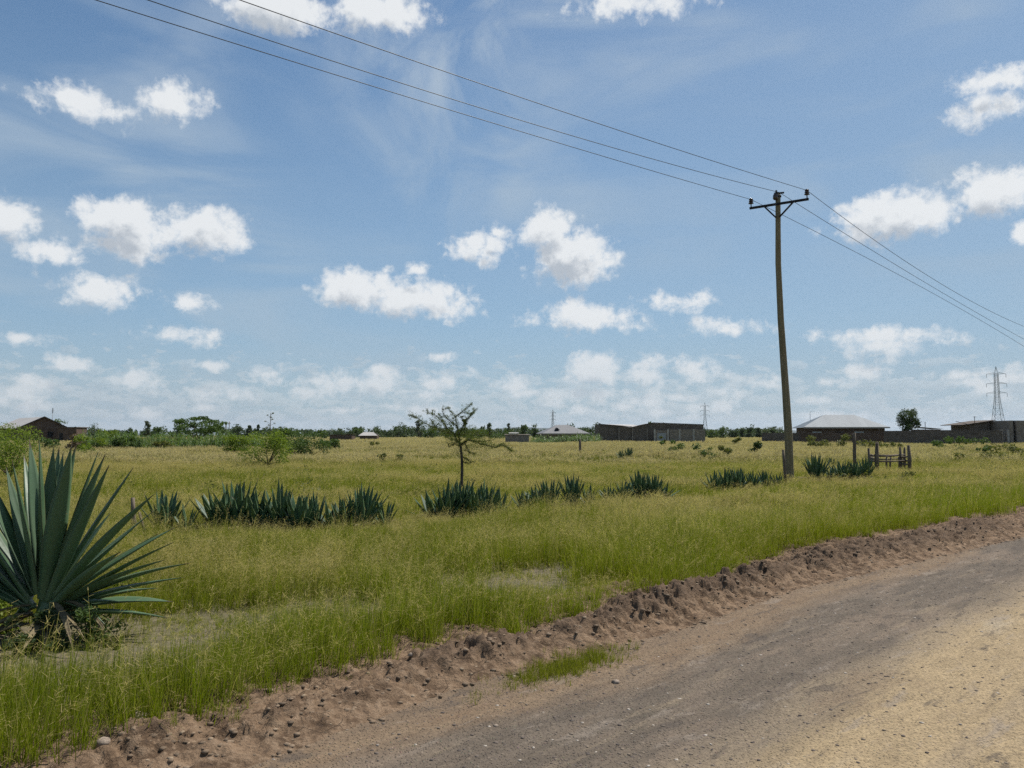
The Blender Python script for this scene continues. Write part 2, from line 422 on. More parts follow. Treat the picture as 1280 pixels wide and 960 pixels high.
c = k.mix(k.ramp(blot, .56, .68, 0, .6), c, (.30, .25, .20))
c = k.mix(k.ramp(blot, .44, .34, 0, .65), c, (.09, .075, .062))
c = k.mix(k.ramp(fine, .3, .75, .45, 0), c, (.07, .055, .045))
c = k.mix(k.ramp(fine, .58, .8, 0, .5), c, (.42, .34, .26))
hh = k.math('ADD', k.math('MULTIPLY', fine, .8), k.math('MULTIPLY', k.ramp(vor, .4, .1), .5))
hh = k.math('ADD', hh, mid)
principled(k, out, c, .93, k.bump(hh, .9, .02), 0, .15)
tag(link('dirt_road', grid_mesh('dirt_road', GX, GY, GZ), m), kind='structure')
ROADMAT = m

# ------------------------------------------------------------------ SOIL BANK between road and grass
S = axis([(-8, 0, .3), (0, 12, .022), (12, 22, .04), (22, 45, .2)])
T_ = np.linspace(0, 1, 90)
SS, TT = np.meshgrid(S, T_, indexing='ij'); e0 = Er(SS) - .02; e1 = Eg(SS) + .55; DD = e0 + (e1 - e0) * TT; GX, GY = xy(SS, DD)
GZ = height(GX, GY) + .010 * sstep(0, .06, TT) - .02 * (1 - sstep(0, .03, TT)) 
m, k, out = newmat('dug_soil')
v = k.geo()
n1 = k.noise(v, 1.6, 6, .6); n2 = k.noise(v, 14, 7, .68); n3 = k.noise(v, 60, 4, .7)
zz = k.n.new('ShaderNodeSeparateXYZ'); k.l.new(v, zz.inputs[0])
c = k.mix(k.ramp(k.noise(v, 4.5, 6, .65), .36, .62), (.225, .152, .096), (.11, .072, .045))
c = k.mix(k.ramp(n2, .45, .68), c, (.27, .19, .125))
c = k.mix(k.ramp(n2, .47, .3, 0, .85), c, (.075, .052, .038))  # crevice shade and damp soil tone, both put into the colour by noise
c = k.mix(k.ramp(zz.outputs[2], .08, .20, 0, .75), c, (.115, .08, .055))
cr = k.voro(k.vmath('MULTIPLY_ADD', k.noise(v, 5, 3, .5, out=1), (.09, .09, 0), v), 5.5, 'DISTANCE_TO_EDGE')
crk = k.ramp(cr, .0, .014)
crk = k.math('MAXIMUM', crk, k.ramp(n1, .44, .50, .25, 1))
c = k.mix(crk, (.12, .085, .06), c)
principled(k, out, c, .96, k.bump(k.math('ADD', k.math('ADD', k.math('MULTIPLY', n2, 1.3), k.math('MULTIPLY', n3, .35)), k.math('MULTIPLY', crk, .6)), 1., .03), 0, .1)
tag(link('soil_bank', grid_mesh('soil_bank', GX, GY, GZ), m), kind='structure')

# ------------------------------------------------------------------ HILLS on the horizon
def hills(y0, segs, name_):
    pass
Xh = np.linspace(-9500, 11500, 180); Yh = np.linspace(11000, 14500, 14)
XX, YY = np.meshgrid(Xh, Yh, indexing='ij')
pxs = 640 + 960 * XX / 12500
env = (.08 + .65 * np.exp(-((pxs - 920) / 90) ** 2) + .75 * np.exp(-((pxs - 670) / 70) ** 2) + .2 * np.exp(-((pxs - 1150) / 200) ** 2) + .3 * np.exp(-((pxs - 480) / 60) ** 2))
cross = np.sin(np.clip((YY - 11000) / 3000, 0, 1) * math.pi) ** .8
ZZ = (190 * env * (.45 + .75 * fbm(XX / 900, YY / 1500, 4, 77))) * cross - 3
m, k, out = newmat('hill_scrub')
v = k.geo(); principled(k, out, k.mix(k.ramp(k.noise(v, .004, 5, .6), .4, .6), (.03, .045, .03), (.06, .065, .045)), 1, None, 0, 0)
tag(link('hills', grid_mesh('hills', XX, YY, ZZ), m), kind='structure')

# ================================================================== VEGETATION
def ribbons(P0, H, W, lean, curl, rot, nseg=3, tipw=.12):
    """upright blades; arrays of n; returns V, Q, t (height fraction)"""
    n = len(H); V = np.zeros((n, nseg + 1, 2, 3)); tt = np.linspace(0, 1, nseg + 1)
    cx, sx = np.cos(rot), np.sin(rot)
    la = lean[:, 0]; ld = lean[:, 1]
    for i, t in enumerate(tt):
        off = la * (t * .45 + curl * t * t * .8) * H
        z = H * (t - .30 * (la * (1 + curl)) ** 2 * t * t)
        x = P0[:, 0] + np.cos(ld) * off; y = P0[:, 1] + np.sin(ld) * off
        wd = W * (1 - t * (1 - tipw)) * .5 if i else W * .4
        V[:, i, 0] = np.stack([x - cx * wd, y - sx * wd, P0[:, 2] + z], -1)
        V[:, i, 1] = np.stack([x + cx * wd, y + sx * wd, P0[:, 2] + z], -1)
    base = (np.arange(n) * (nseg + 1) * 2)[:, None, None]
    sg = (np.arange(nseg) * 2)[None, :, None]
    Q = base + sg + np.array([0, 1, 3, 2])[None, None, :]
    return V.reshape(-1, 3), Q.reshape(-1, 4), np.tile(np.repeat(tt, 2), n)
def grass_patch(seed, size, nb, hmin, hmax, wid, straw, ns, wind=.0, plume=True, pw=1.):
    """one patch of blades: nb green/yellow blades and ns straw stems with feathery heads; returns V,Q,col(kind, t)"""
    g = np.random.default_rng(seed); Vs = []; Qs = []; Cs = []; off = 0
    def put(V, Q, kind, t):
        nonlocal off
        Vs.append(V); Qs.append(Q + off); Cs.append(np.stack([kind, t, g.random(len(V)) * 0, np.ones(len(V))], -1)); off += len(V)
    def pos(n):
        r = size * .5 * np.sqrt(g.random(n)) * 1.15; a = g.random(n) * 2 * math.pi
        # tufted: pull towards a few tuft centres
        nc = max(3, n // 22); ci = g.integers(0, nc, n); cr_ = size * .5 * np.sqrt(g.random(nc)); ca = g.random(nc) * 2 * math.pi
        tx, ty = cr_ * np.cos(ca), cr_ * np.sin(ca)
        f = (g.random(n) < .55)[:, None]
        p = np.stack([r * np.cos(a), r * np.sin(a)], -1); q = np.stack([tx[ci], ty[ci]], -1) + g.normal(0, min(.035, size * .05) if size < 2 else size * .03, (n, 2))
        p = np.where(f, q, p); return np.concatenate([p, np.zeros((n, 1)) - .02], 1)
    H = hmin + (hmax - hmin) * g.random(nb) ** 1.0
    P = pos(nb); lean = np.stack([g.gamma(2, .14, nb), g.random(nb) * 2 * math.pi], -1)
    lean[:, 1] = np.where(g.random(nb) < wind, g.normal(.4, .5, nb), lean[:, 1])
    V, Q, t = ribbons(P, H, wid * (.6 + .8 * g.random(nb)), lean, .6, g.random(nb) * math.pi)
    kb = np.repeat(np.where(g.random(nb) < straw, .6 + .4 * g.random(nb), .0 + .25 * g.random(nb)), 8)
    put(V, Q, kb, t)
    if ns:
        H = hmax * (1.0 + .45 * g.random(ns)); P = pos(ns); la = np.stack([g.gamma(3, .11, ns), np.where(g.random(ns) < .75, g.normal(.3, .6, ns), g.random(ns) * 6.28)], -1)
        V, Q, t = ribbons(P, H, np.full(ns, wid * .45), la, .7, g.random(ns) * math.pi, 3, .5)
        put(V, Q, np.full(len(V), .8), t)
        if plume:
            npl = 6; tb = np.tile(np.linspace(.72, 1.0, npl), ns); H2 = np.repeat(H, npl); l2 = np.repeat(la, npl, 0); P2 = np.repeat(P, npl, 0)
            o = l2[:, 0] * (tb * .45 + .7 * tb * tb * .8) * H2; z = H2 * (tb - .30 * (l2[:, 0] * 1.7) ** 2 * tb * tb)
            B = np.stack([P2[:, 0] + np.cos(l2[:, 1]) * o, P2[:, 1] + np.sin(l2[:, 1]) * o, P2[:, 2] + z], -1)
            nn = len(tb); l3 = np.stack([.9 + .8 * g.random(nn), l2[:, 1] + g.normal(0, 1.1, nn)], -1)
            V, Q, t = ribbons(B, (.035 + .05 * g.random(nn)) * pw, np.full(nn, wid * .9 * (pw ** .5)), l3, .2, g.random(nn) * math.pi, 1, .3)
            put(V, Q, np.full(len(V), 1.), np.ones(len(V)))
    return np.concatenate(Vs), np.concatenate(Qs), np.concatenate(Cs)

def grass_mat(name, green, olive, straw, trans=.4):
    m, k, out = newmat(name)
    v = k.geo(); kd = k.n.new('ShaderNodeSeparateColor'); k.l.new(k.attr('kind', 'Color'), kd.inputs[0])
    kind, t = kd.outputs[0], kd.outputs[1]
    ri = k.geo('Random Per Island')
    n1 = k.noise(v, .33, 5, .6); n2 = k.noise(v, 1.7, 4, .6); 
    n3_ = k.noise(v, .07, 3, .6); c_far = None
    f = k.math('ADD', k.math('MULTIPLY', k.math('SUBTRACT', k.math('MULTIPLY_ADD', n3_, .5, k.math('MULTIPLY', n1, .6)), .42), 2.8), k.math('MULTIPLY', k.math('SUBTRACT', ri, .5), .7), clamp=True)
    c = k.mix(f, green, olive)
    c = k.mix(k.ramp(t, .6, 1.0, 0, .12), c, straw)
    sc = k.mix(n2, straw, tuple(a * .68 for a in straw))
    c = k.mix(kind, c, sc)
    c = k.mix(k.ramp(t, .22, .0, 0, .55), c, (.085, .07, .03))  # brown blade feet, darkened in colour to deepen the shade low in the grass
    d = k.n.new('ShaderNodeBsdfDiffuse'); k.put(d.inputs[0], c)
    tr = k.n.new('ShaderNodeBsdfTranslucent'); k.put(tr.inputs[0], k.vmath('MULTIPLY', c, (1.2, 1.25, .8)))
    mx = k.n.new('ShaderNodeMixShader'); mx.inputs[0].default_value = trans
    k.l.new(d.outputs[0], mx.inputs[1]); k.l.new(tr.outputs[0], mx.inputs[2]); k.l.new(mx.outputs[0], out.inputs[0])
    return m

def scatter(name, protos, pts, variant, scl, rotz, mat, label, cat='grass', kind='stuff', rot3=None):
    """one object: prototype geometry plus loose points, instanced by geometry nodes"""
    Vs = []; Qs = []; Cs = []; Pv = []; off = 0
    for i, (V, Q, C) in enumerate(protos):
        Vs.append(V); Qs.append(Q + off); Cs.append(C); Pv.append(np.full(len(V), i)); off += len(V)
    npnt = len(pts); Vs.append(np.asarray(pts)); Cs.append(np.zeros((npnt, 4))); Pv.append(np.full(npnt, -1))
    me = mesh_np(name, np.concatenate(Vs), np.concatenate(Qs))
    def at_(nm, ty, arr, key):
        a = me.attributes.new(nm, ty, 'POINT'); a.data.foreach_set(key, np.ascontiguousarray(arr).ravel())
    nV = off
    at_('kind', 'FLOAT_COLOR', np.concatenate(Cs).astype(np.float32), 'color')
    at_('proto', 'INT', np.concatenate(Pv).astype(np.int32), 'value')
    at_('pick', 'INT', np.concatenate([np.zeros(nV), variant]).astype(np.int32), 'value')
    at_('scl', 'FLOAT_VECTOR', np.concatenate([np.ones((nV, 3)), scl]).astype(np.float32), 'vector')
    r3 = np.zeros((npnt, 3)) if rot3 is None else rot3.copy(); r3[:, 2] = rotz
    at_('rot', 'FLOAT_VECTOR', np.concatenate([np.zeros((nV, 3)), r3]).astype(np.float32), 'vector')
    o = link(name, me, mat)
    ng = bpy.data.node_groups.new(name + '_scatter', 'GeometryNodeTree')
    ng.interface.new_socket('Geometry', in_out='INPUT', socket_type='NodeSocketGeometry'); ng.interface.new_socket('Geometry', in_out='OUTPUT', socket_type='NodeSocketGeometry')
    gi = ng.nodes.new('NodeGroupInput'); go = ng.nodes.new('NodeGroupOutput')
    def nattr(nm, ty):
        n = ng.nodes.new('GeometryNodeInputNamedAttribute'); n.data_type = ty; n.inputs[0].default_value = nm; return n.outputs[0]
    join = ng.nodes.new('GeometryNodeJoinGeometry')
    def cmp(val_sock, num):
        n = ng.nodes.new('FunctionNodeCompare'); n.data_type = 'INT'; n.operation = 'EQUAL'; ng.links.new(val_sock, n.inputs[2]); n.inputs[3].default_value = num; return n.outputs[0]
    for i in range(len(protos)):
        sp_ = ng.nodes.new('GeometryNodeSeparateGeometry'); sp_.domain = 'POINT'; ng.links.new(gi.outputs[0], sp_.inputs[0]); ng.links.new(cmp(nattr('proto', 'INT'), i), sp_.inputs[1])
        pt = ng.nodes.new('GeometryNodeSeparateGeometry'); pt.domain = 'POINT'; ng.links.new(gi.outputs[0], pt.inputs[0]); ng.links.new(cmp(nattr('proto', 'INT'), -1), pt.inputs[1])
        p2 = ng.nodes.new('GeometryNodeSeparateGeometry'); p2.domain = 'POINT'; ng.links.new(pt.outputs[0], p2.inputs[0]); ng.links.new(cmp(nattr('pick', 'INT'), i), p2.inputs[1])
        io = ng.nodes.new('GeometryNodeInstanceOnPoints'); ng.links.new(p2.outputs[0], io.inputs['Points']); ng.links.new(sp_.outputs[0], io.inputs['Instance'])
        e2r = ng.nodes.new('FunctionNodeEulerToRotation'); ng.links.new(nattr('rot', 'FLOAT_VECTOR'), e2r.inputs[0]); ng.links.new(e2r.outputs[0], io.inputs['Rotation'])
        ng.links.new(nattr('scl', 'FLOAT_VECTOR'), io.inputs['Scale'])
        ng.links.new(io.outputs[0], join.inputs[0])
    ng.links.new(join.outputs[0], go.inputs[0])
    mo = o.modifiers.new('scatter', 'NODES'); mo.node_group = ng
    tag(o, label, cat, None, kind)
    return o

# sisal positions (pixel foot, height px) - used also to thin the grass
HEDGE = [  # px, foot row, height in px, variant, lean
 (204, 657, 50, 0), (232, 659, 34, 3), (272, 655, 46, 1), (295, 655, 52, 2), (322, 655, 46, 0), (349, 655, 50, 1), (372, 656, 42, 2), (393, 655, 44, 0), (412, 655, 36, 3), (431, 654, 38, 1), (452, 653, 53, 4), (480, 652, 30, 3),
 (541, 641, 36, 3), (558, 641, 38, 1), (574, 640, 40, 2), (592, 640, 38, 0), (608, 638, 40, 1), (624, 637, 34, 3),
 (655, 632, 24, 0), (672, 631, 28, 1), (687, 630, 30, 2), (716, 626, 34, 4), (736, 626, 24, 3), (762, 622, 20, 1), (780, 621, 24, 0), (800, 620, 30, 4), (818, 620, 28, 2), (830, 619, 20, 3),
 (893, 610, 20, 1), (908, 609, 24, 0), (924, 608, 26, 2), (940, 607, 22, 1), (957, 605, 20, 0), (972, 603, 18, 3),
 (1020, 598, 30, 4), (1038, 597, 18, 3), (1053, 596, 22, 1), (1068, 596, 24, 2), (1082, 595, 24, 0)]
HW = [place(p[0], p[1] + 1, .18) for p in HEDGE]
AG = Vector((*gnd(58, 790, .1), 0)); AG.z = hz(AG.x, AG.y)
bare = [(gnd(640, 735), .60, .30), (gnd(690, 720), .4, .2), (gnd(600, 742), .3, .16), (gnd(190, 815), .42, .22), (gnd(300, 778), .35, .12), (gnd(120, 835), .45, .25), (gnd(50, 862), .5, .12), (gnd(20, 835), .4, .25)]
HWA = np.array([[p.x, p.y] for p in HW])

def hedge_dip(x, y):
    q = np.full(len(x), 9.)
    for hx, hy in HWA:
        v_ = np.array([hx, hy]) / math.hypot(hx, hy); dx = x - hx; dy = y - hy
        a_ = dx * v_[0] + dy * v_[1]; b_ = dx * v_[1] - dy * v_[0]
        q = np.minimum(q, ((a_ + .55) / 1.1) ** 2 + (b_ / .55) ** 2)
    return 1 - .62 * np.exp(-q * q * .7)
def bareness(x, y):
    b = np.zeros_like(x)
    for (c, r1, r2) in bare:
        q = ((x - c[0]) / r1) ** 2 + ((y - c[1]) / r2) ** 2
        b = np.maximum(b, np.exp(-q * .9))
    b = b + .5 * (fbm(x * 3, y * 3, 3, 8) - .5)
    return b
def cells(sp, y0, y1, seed, margin=1.25, ymin=None):
    g = np.random.default_rng(seed)
    ys = np.arange(y0, y1, sp); P = []
    for y in ys:
        hw = y * .667 * margin + 1.5
        xs = np.arange(-hw, hw, sp); P.append(np.stack([xs, np.full_like(xs, y)], -1))
    P = np.concatenate(P); return P + (g.random(P.shape) - .5) * sp * 1.1
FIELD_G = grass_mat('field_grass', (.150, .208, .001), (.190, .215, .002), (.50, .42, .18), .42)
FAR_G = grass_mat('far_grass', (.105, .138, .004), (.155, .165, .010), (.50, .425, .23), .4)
# zone A : close
P = cells(.19, 2.2, 14.5, 1); s_, d_ = sd(P[:, 0], P[:, 1])
de = d_ - Eg(s_) - .22 * (fbm(P[:, 0] * 2.2, P[:, 1] * 2.2, 3, 14) - .5) * 2
b = bareness(P[:, 0], P[:, 1])
keep = (de > -.20) & (np.random.default_rng(3).random(len(P)) > sstep(.30, .62, b))
keep &= np.hypot(P[:, 0] - AG.x, P[:, 1] - AG.y) > .6
P = P[keep]; de = de[keep]; b = b[keep]; s_ = s_[keep]
g = np.random.default_rng(5); n = len(P)
strawn = fbm(P[:, 0] * .35 + 3, P[:, 1] * .35, 3, 61) + .35 * (fbm(P[:, 0] * 1.6, P[:, 1] * 1.6, 3, 62) - .5)
u = g.random(n)
# 0,1 lush green upright; 2,3 mixed; 4,5 straw plumes; 6 short
lush = sstep(2.6, 1.2, de) if False else 1 - sstep(1.0, 2.6, de)
var = np.where(u < lush + .15, np.where(g.random(n) < .85, g.integers(0, 2, n), 3), np.where(strawn + .25 * (g.random(n) - .5) > .58, g.integers(4, 6, n), np.where(g.random(n) < .7, g.integers(2, 4, n), g.integers(0, 2, n))))
short = (b > .12) | (g.random(n) < .06)
var = np.where(short, 6, var)
leftlow = sstep(3.2, 1.2, P[:, 1] - 5.0) * 0
sz = (.72 + .5 * g.random(n)) * (.70 + .30 * sstep(-.1, .35, de)) * (.60 + .8 * fbm(P[:, 0] * .9, P[:, 1] * .9, 3, 90))
# the grass between the verge strip and the big agave is short
lowz = np.zeros(n)
for (c_, ra_, rb_) in [(gnd(650, 752), 1.5, .75), (gnd(300, 790), 1.5, .55), (gnd(190, 830), 1.0, .4), (gnd(420, 770), .9, .35), (gnd(60, 875), 1.2, .3)]:
    ds_ = (P[:, 0] - c_[0]) * .97 + (P[:, 1] - c_[1]) * .26; dd_ = -(P[:, 0] - c_[0]) * .26 + (P[:, 1] - c_[1]) * .97
    lowz = np.maximum(lowz, np.exp(-((ds_ / ra_) ** 2 + (dd_ / rb_) ** 2) ** 1.5 * 1.2))
lowz *= .55 + .9 * fbm(P[:, 0] * 2, P[:, 1] * 2, 3, 66)
var = np.where((lowz > .45) & (g.random(n) < .85), 6, var)
sz = np.where(var == 6, sz * 1.1, sz * (1 - .45 * np.clip(lowz, 0, 1)))
agl = np.exp(-(((P[:, 0] - AG.x - 1.2) / 2.2) ** 2 + ((P[:, 1] - AG.y - .2) / 1.3) ** 2)) * sstep(.8, 1.6, de)
sz = sz * (1 - .45 * agl) * hedge_dip(P[:, 0], P[:, 1])
protosA = [grass_patch(11, .34, 150, .2, .46, .0052, .05, 5, .2), grass_patch(12, .34, 150, .16, .42, .0055, .08, 8, .2),
           grass_patch(13, .36, 120, .14, .36, .0052, .10, 9, .3), grass_patch(14, .36, 120, .14, .40, .0052, .14, 13, .3),
           grass_patch(15, .38, 90, .14, .34, .005, .22, 24, .5), grass_patch(16, .38, 90, .14, .36, .005, .26, 32, .6),
           grass_patch(17, .36, 110, .03, .13, .005, .25, 2, .1)]
Z = height(P[:, 0], P[:, 1])
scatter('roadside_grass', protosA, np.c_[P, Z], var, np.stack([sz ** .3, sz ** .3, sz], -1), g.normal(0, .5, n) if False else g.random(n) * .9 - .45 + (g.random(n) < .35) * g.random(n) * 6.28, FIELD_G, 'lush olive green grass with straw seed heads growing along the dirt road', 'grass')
nA = n
# zone B
P = cells(.55, 14.2, 40, 21); s_, d_ = sd(P[:, 0], P[:, 1]); de = d_ - Eg(s_)
P = P[de > .1]; de = de[de > .1]; n = len(P); g = np.random.default_rng(25)
strawn = fbm(P[:, 0] * .16 + 3, P[:, 1] * .3, 4, 61) + .3 * (fbm(P[:, 0] * .9, P[:, 1] * .9, 3, 62) - .5)
lush = 1 - sstep(1.0, 3.2, de)
var = np.where(g.random(n) < lush, g.integers(0, 2, n), np.where(strawn + .3 * (g.random(n) - .5) > .60, g.integers(4, 6, n), np.where(g.random(n) < .75, g.integers(2, 4, n), g.integers(0, 2, n))))
sz = (.55 + .5 * g.random(n)) * (.55 + .9 * fbm(P[:, 0] * .45, P[:, 1] * .45, 3, 90)) * hedge_dip(P[:, 0], P[:, 1])
protosB = [grass_patch(31, .85, 300, .2, .46, .010, .05, 8, .2), grass_patch(32, .85, 300, .16, .42, .010, .1, 14, .2),
           grass_patch(33, .9, 240, .14, .38, .010, .10, 14, .3, pw=1.3), grass_patch(34, .9, 240, .14, .40, .010, .14, 22, .3, pw=1.3),
           grass_patch(35, .9, 200, .14, .36, .010, .26, 54, .5, pw=1.3), grass_patch(36, .9, 200, .14, .38, .010, .30, 76, .6, pw=1.3)]
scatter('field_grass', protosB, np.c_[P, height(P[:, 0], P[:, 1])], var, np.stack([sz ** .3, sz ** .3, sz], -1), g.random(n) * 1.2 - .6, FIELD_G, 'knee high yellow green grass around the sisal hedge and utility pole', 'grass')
# zone C
P = cells(1.7, 39.5, 130, 41, 1.15); s_, d_ = sd(P[:, 0], P[:, 1]); P = P[d_ - Eg(s_) > .2]; n = len(P); g = np.random.default_rng(45)
strawn = fbm(P[:, 0] * .05 + 3, P[:, 1] * .09, 3, 61)
var = np.where(strawn + .3 * (g.random(n) - .5) + .10 * sstep(60, 120, P[:, 1]) > .52, 1, 0)
sz = (.5 + .7 * g.random(n)) * (.6 + .8 * fbm(P[:, 0] * .2, P[:, 1] * .2, 3, 91))
protosC = [grass_patch(51, 2.6, 520, .12, .42, .024, .08, 40, .3, pw=2.0), grass_patch(52, 2.6, 460, .12, .42, .024, .28, 170, .5, pw=2.0)]
scatter('meadow_grass', protosC, np.c_[P, np.full(n, .04)], var, np.stack([sz ** .3, sz ** .3, sz], -1), g.random(n) * 6.28, FAR_G, 'dry straw coloured grass stretching to the far buildings and trees', 'grass')
P = cells(6, 128, 430, 42, 1.1); s_, d_ = sd(P[:, 0], P[:, 1]); P = P[d_ - Eg(s_) > .5]; n = len(P); g = np.random.default_rng(46)
sz = (.7 + .6 * g.random(n))
protosD = [grass_patch(53, 9, 700, .2, .45, .08, .5, 160, .5, pw=4)]
scatter('distant_grass', protosD, np.c_[P, np.full(n, .03)], np.zeros(n), np.stack([sz ** .3, sz ** .3, sz], -1), g.random(n) * 6.28, FAR_G, 'pale dry grass in a thin far band beneath the horizon trees', 'grass')

# green tuft on the road shoulder and a few sprigs
TG = grass_mat('tuft_grass', (.15, .185, .008), (.20, .21, .02), (.35, .30, .10), .4)
c0 = gnd(705, 838); g = np.random.default_rng(8); n = 520
a = g.normal(0, .27, n) * (1 + .4 * (g.random(n) < .2)); bb = g.normal(0, .075, n)
px_, py_ = c0[0] + a * TX - bb * TY, c0[1] + a * TY + bb * TX + .03
protosT = [grass_patch(61, .10, 22, .03, .12, .0045, .05, 0, 0), grass_patch(62, .10, 14, .02, .07, .0045, .1, 0, 0)]
scatter('grass_tuft', protosT, np.c_[px_, py_, height(px_, py_)], g.integers(0, 2, n), np.ones((n, 3)) * (.4 + .6 * g.random((n, 1))), g.random(n) * 6.28, TG, 'small bright green grass patch growing alone on the road shoulder', 'grass')

# ---- gravel and clods
def rock_proto(seed, sub=1):
    g = random.Random(seed)
    import bmesh
    bm = bmesh.new(); bmesh.ops.create_icosphere(bm, subdivisions=sub, radius=.5)
    for v in bm.verts:
        v.co *= .75 + .5 * g.random(); v.co.z *= .6
    V = np.array([v.co[:] for v in bm.verts]); T = np.array([[v.index for v in f.verts] for f in bm.faces]); bm.free()
    Q = np.concatenate([T, T[:, 2:]], 1)          # stored as degenerate-free quads below
    return V, T
def scatter_rocks(name, pts, size, mat, label, seed=0):
    g = np.random.default_rng(seed); Vs = []; Ts = []; off = 0
    protos = [rock_proto(i, 1) for i in range(6)]
    for i in range(len(pts)):
        V, T = protos[g.integers(0, 6)]
        a = g.random() * 6.28; c_, s__ = math.cos(a), math.sin(a)
        M = np.array([[c_, -s__, 0], [s__, c_, 0], [0, 0, 1]]) * size[i]
        M = M @ np.diag([1, .6 + .5 * g.random(), .5 + .5 * g.random()])
        Vs.append(V @ M.T + pts[i] + [0, 0, size[i] * .12]); Ts.append(T + off); off += len(V)
    me = mesh_np(name, np.concatenate(Vs), None, False, np.concatenate(Ts))
    o = link(name, me, mat); tag(o, label, name.replace('_', ' '), None, 'stuff'); return o
def stone_mat(name, cols):
    m, k, out = newmat(name)
    ri = k.geo('Random Per Island'); v = k.geo()
    c = k.mix(k.ramp(ri, .2, .5), cols[0], cols[1]); c = k.mix(k.ramp(ri, .6, .7), c, cols[2]); c = k.mix(k.ramp(ri, .88, .93), c, cols[3])
    n2 = k.noise(v, 90, 4, .6); c = k.mix(k.ramp(n2, .35, .7, .35, 0), c, (.06, .05, .04))
    principled(k, out, c, .9, k.bump(n2, .5, .005), 0, .2); return m
GM = stone_mat('gravel_stone', ((.15, .12, .1), (.24, .19, .14), (.11, .09, .08), (.5, .44, .37)))
g = np.random.default_rng(15)
n = 30000
s1 = g.random(n) ** 1.3 * 22 - .5; dd1 = np.where(g.random(n) < .7, g.normal(2.9, .75, n), g.random(n) * 9 - 5)
ok = dd1 < Er(s1) + .1; s1, dd1 = s1[ok], dd1[ok]; x1, y1 = xy(s1, dd1)
ok = (y1 > 3.2) & (np.abs(x1) < y1 * .8 + .5); x1, y1 = x1[ok], y1[ok]
size = .006 + .024 * g.random(len(x1)) ** 4
scatter_rocks('road_gravel', np.c_[x1, y1, height(x1, y1)], size, GM, 'loose grey brown gravel strewn over the dirt road', 3)
n = 20000
s1 = g.random(n) ** 1.1 * 19; f = g.random(n); dd1 = Er(s1) + f * (Eg(s1) - Er(s1) + .1); x1, y1 = xy(s1, dd1)
size = .007 + .045 * g.random(n) ** 5
CM = stone_mat('soil_clod', ((.19, .135, .088), (.25, .18, .12), (.14, .10, .066), (.30, .225, .15)))
scatter_rocks('soil_rubble', np.c_[x1, y1, height(x1, y1)], size, CM, 'crumbled brown soil clods heaped along the road bank', 5)
# distinct pale stones lying on the bank and the road
SM = stone_mat('pale_stone', ((.33, .27, .21), (.40, .33, .26), (.30, .24, .19), (.42, .36, .3)))
STN = [(172, 918, .075, 'pale rounded stone resting at the foot of the grass verge'), (128, 947, .05, 'small cream stone low on the soil bank near the agave side'),
       (196, 905, .06, 'flat tan rock at the very edge of the roadside grass'), (514, 838, .03, 'small white pebble below the dug soil mound'),
       (770, 851, .035, 'flat pale stone embedded in the gravel beside the green tuft'), (620, 904, .02, 'tiny orange white stone alone on the gravel road')]
for i, (px, py, r_, lb) in enumerate(STN):
    V, T = rock_proto(100 + i, 2); x, y = gnd(px, py); V = V * r_ * 1.6
    me = mesh_np('stone', V, None, True, T); o = link('stone', me, SM, loc=(x, y, hz(x, y) + r_ * .15)); tag(o, lb, 'stone', 'loose pale stones')

# ------------------------------------------------------------------ SISAL / AGAVE
def agave_leaf(mb, b, t, width, sag=.0, nrm=None, thick=.018, nseg=9, twist=0., fold=.28, prof=None):
    b = Vector(b); t = Vector(t); d = t - b; L = d.length
    if nrm is None: nrm = Vector((0, 0, 1))
    vs = []; n8 = 8
    for i in range(nseg + 1):
        u = i / nseg; p = b + d * u + Vector((0, 0, 1)) * (-sag * L * 4 * u * (u - 1) * 1.0) 
        tg = (d + Vector((0, 0, 1)) * (-sag * L * 4 * (2 * u - 1))).normalized()
        side = tg.cross(nrm).normalized(); up = side.cross(tg).normalized()
        if twist:
            q = Matrix.Rotation(twist * u, 3, tg); side = q @ side; up = q @ up
        wv = width * .5 * max(.03, (.58 + .42 * math.sin(min(1, u / .5) * math.pi / 2)) * (1 - max(0, (u - .42) / .58) ** 1.7))
        th = thick * (1.5 - 1.3 * u); f = fold * wv
        # ring: left edge, upper trough (3), right edge, lower keel (3)
        ring = [(-1, f), (-.5, f * .25 + th * .1), (0, th * .05), (.5, f * .25 + th * .1), (1, f), (.55, -th * .7 + f * .2), (0, -th), (-.55, -th * .7 + f * .2)]
        for (a_, c_) in ring: vs.append(p + side * (a_ * wv) + up * c_)
        mb.c += [(1. if q_ in (0, 4) else 0., u, 0., 1.) for q_ in range(8)]
    tip = t + d.normalized() * .02; fs = []
    for i in range(nseg):
        for q in range(n8): fs.append((i * n8 + q, (i + 1) * n8 + q, (i + 1) * n8 + (q + 1) % n8, i * n8 + (q + 1) % n8))
    vs.append(tip); L_ = len(vs) - 1; mb.c.append((1., 1., 0., 1.))
    for q in range(n8): fs.append((nseg * n8 + q, L_, nseg * n8 + (q + 1) % n8))
    mb.add(vs, fs, True)
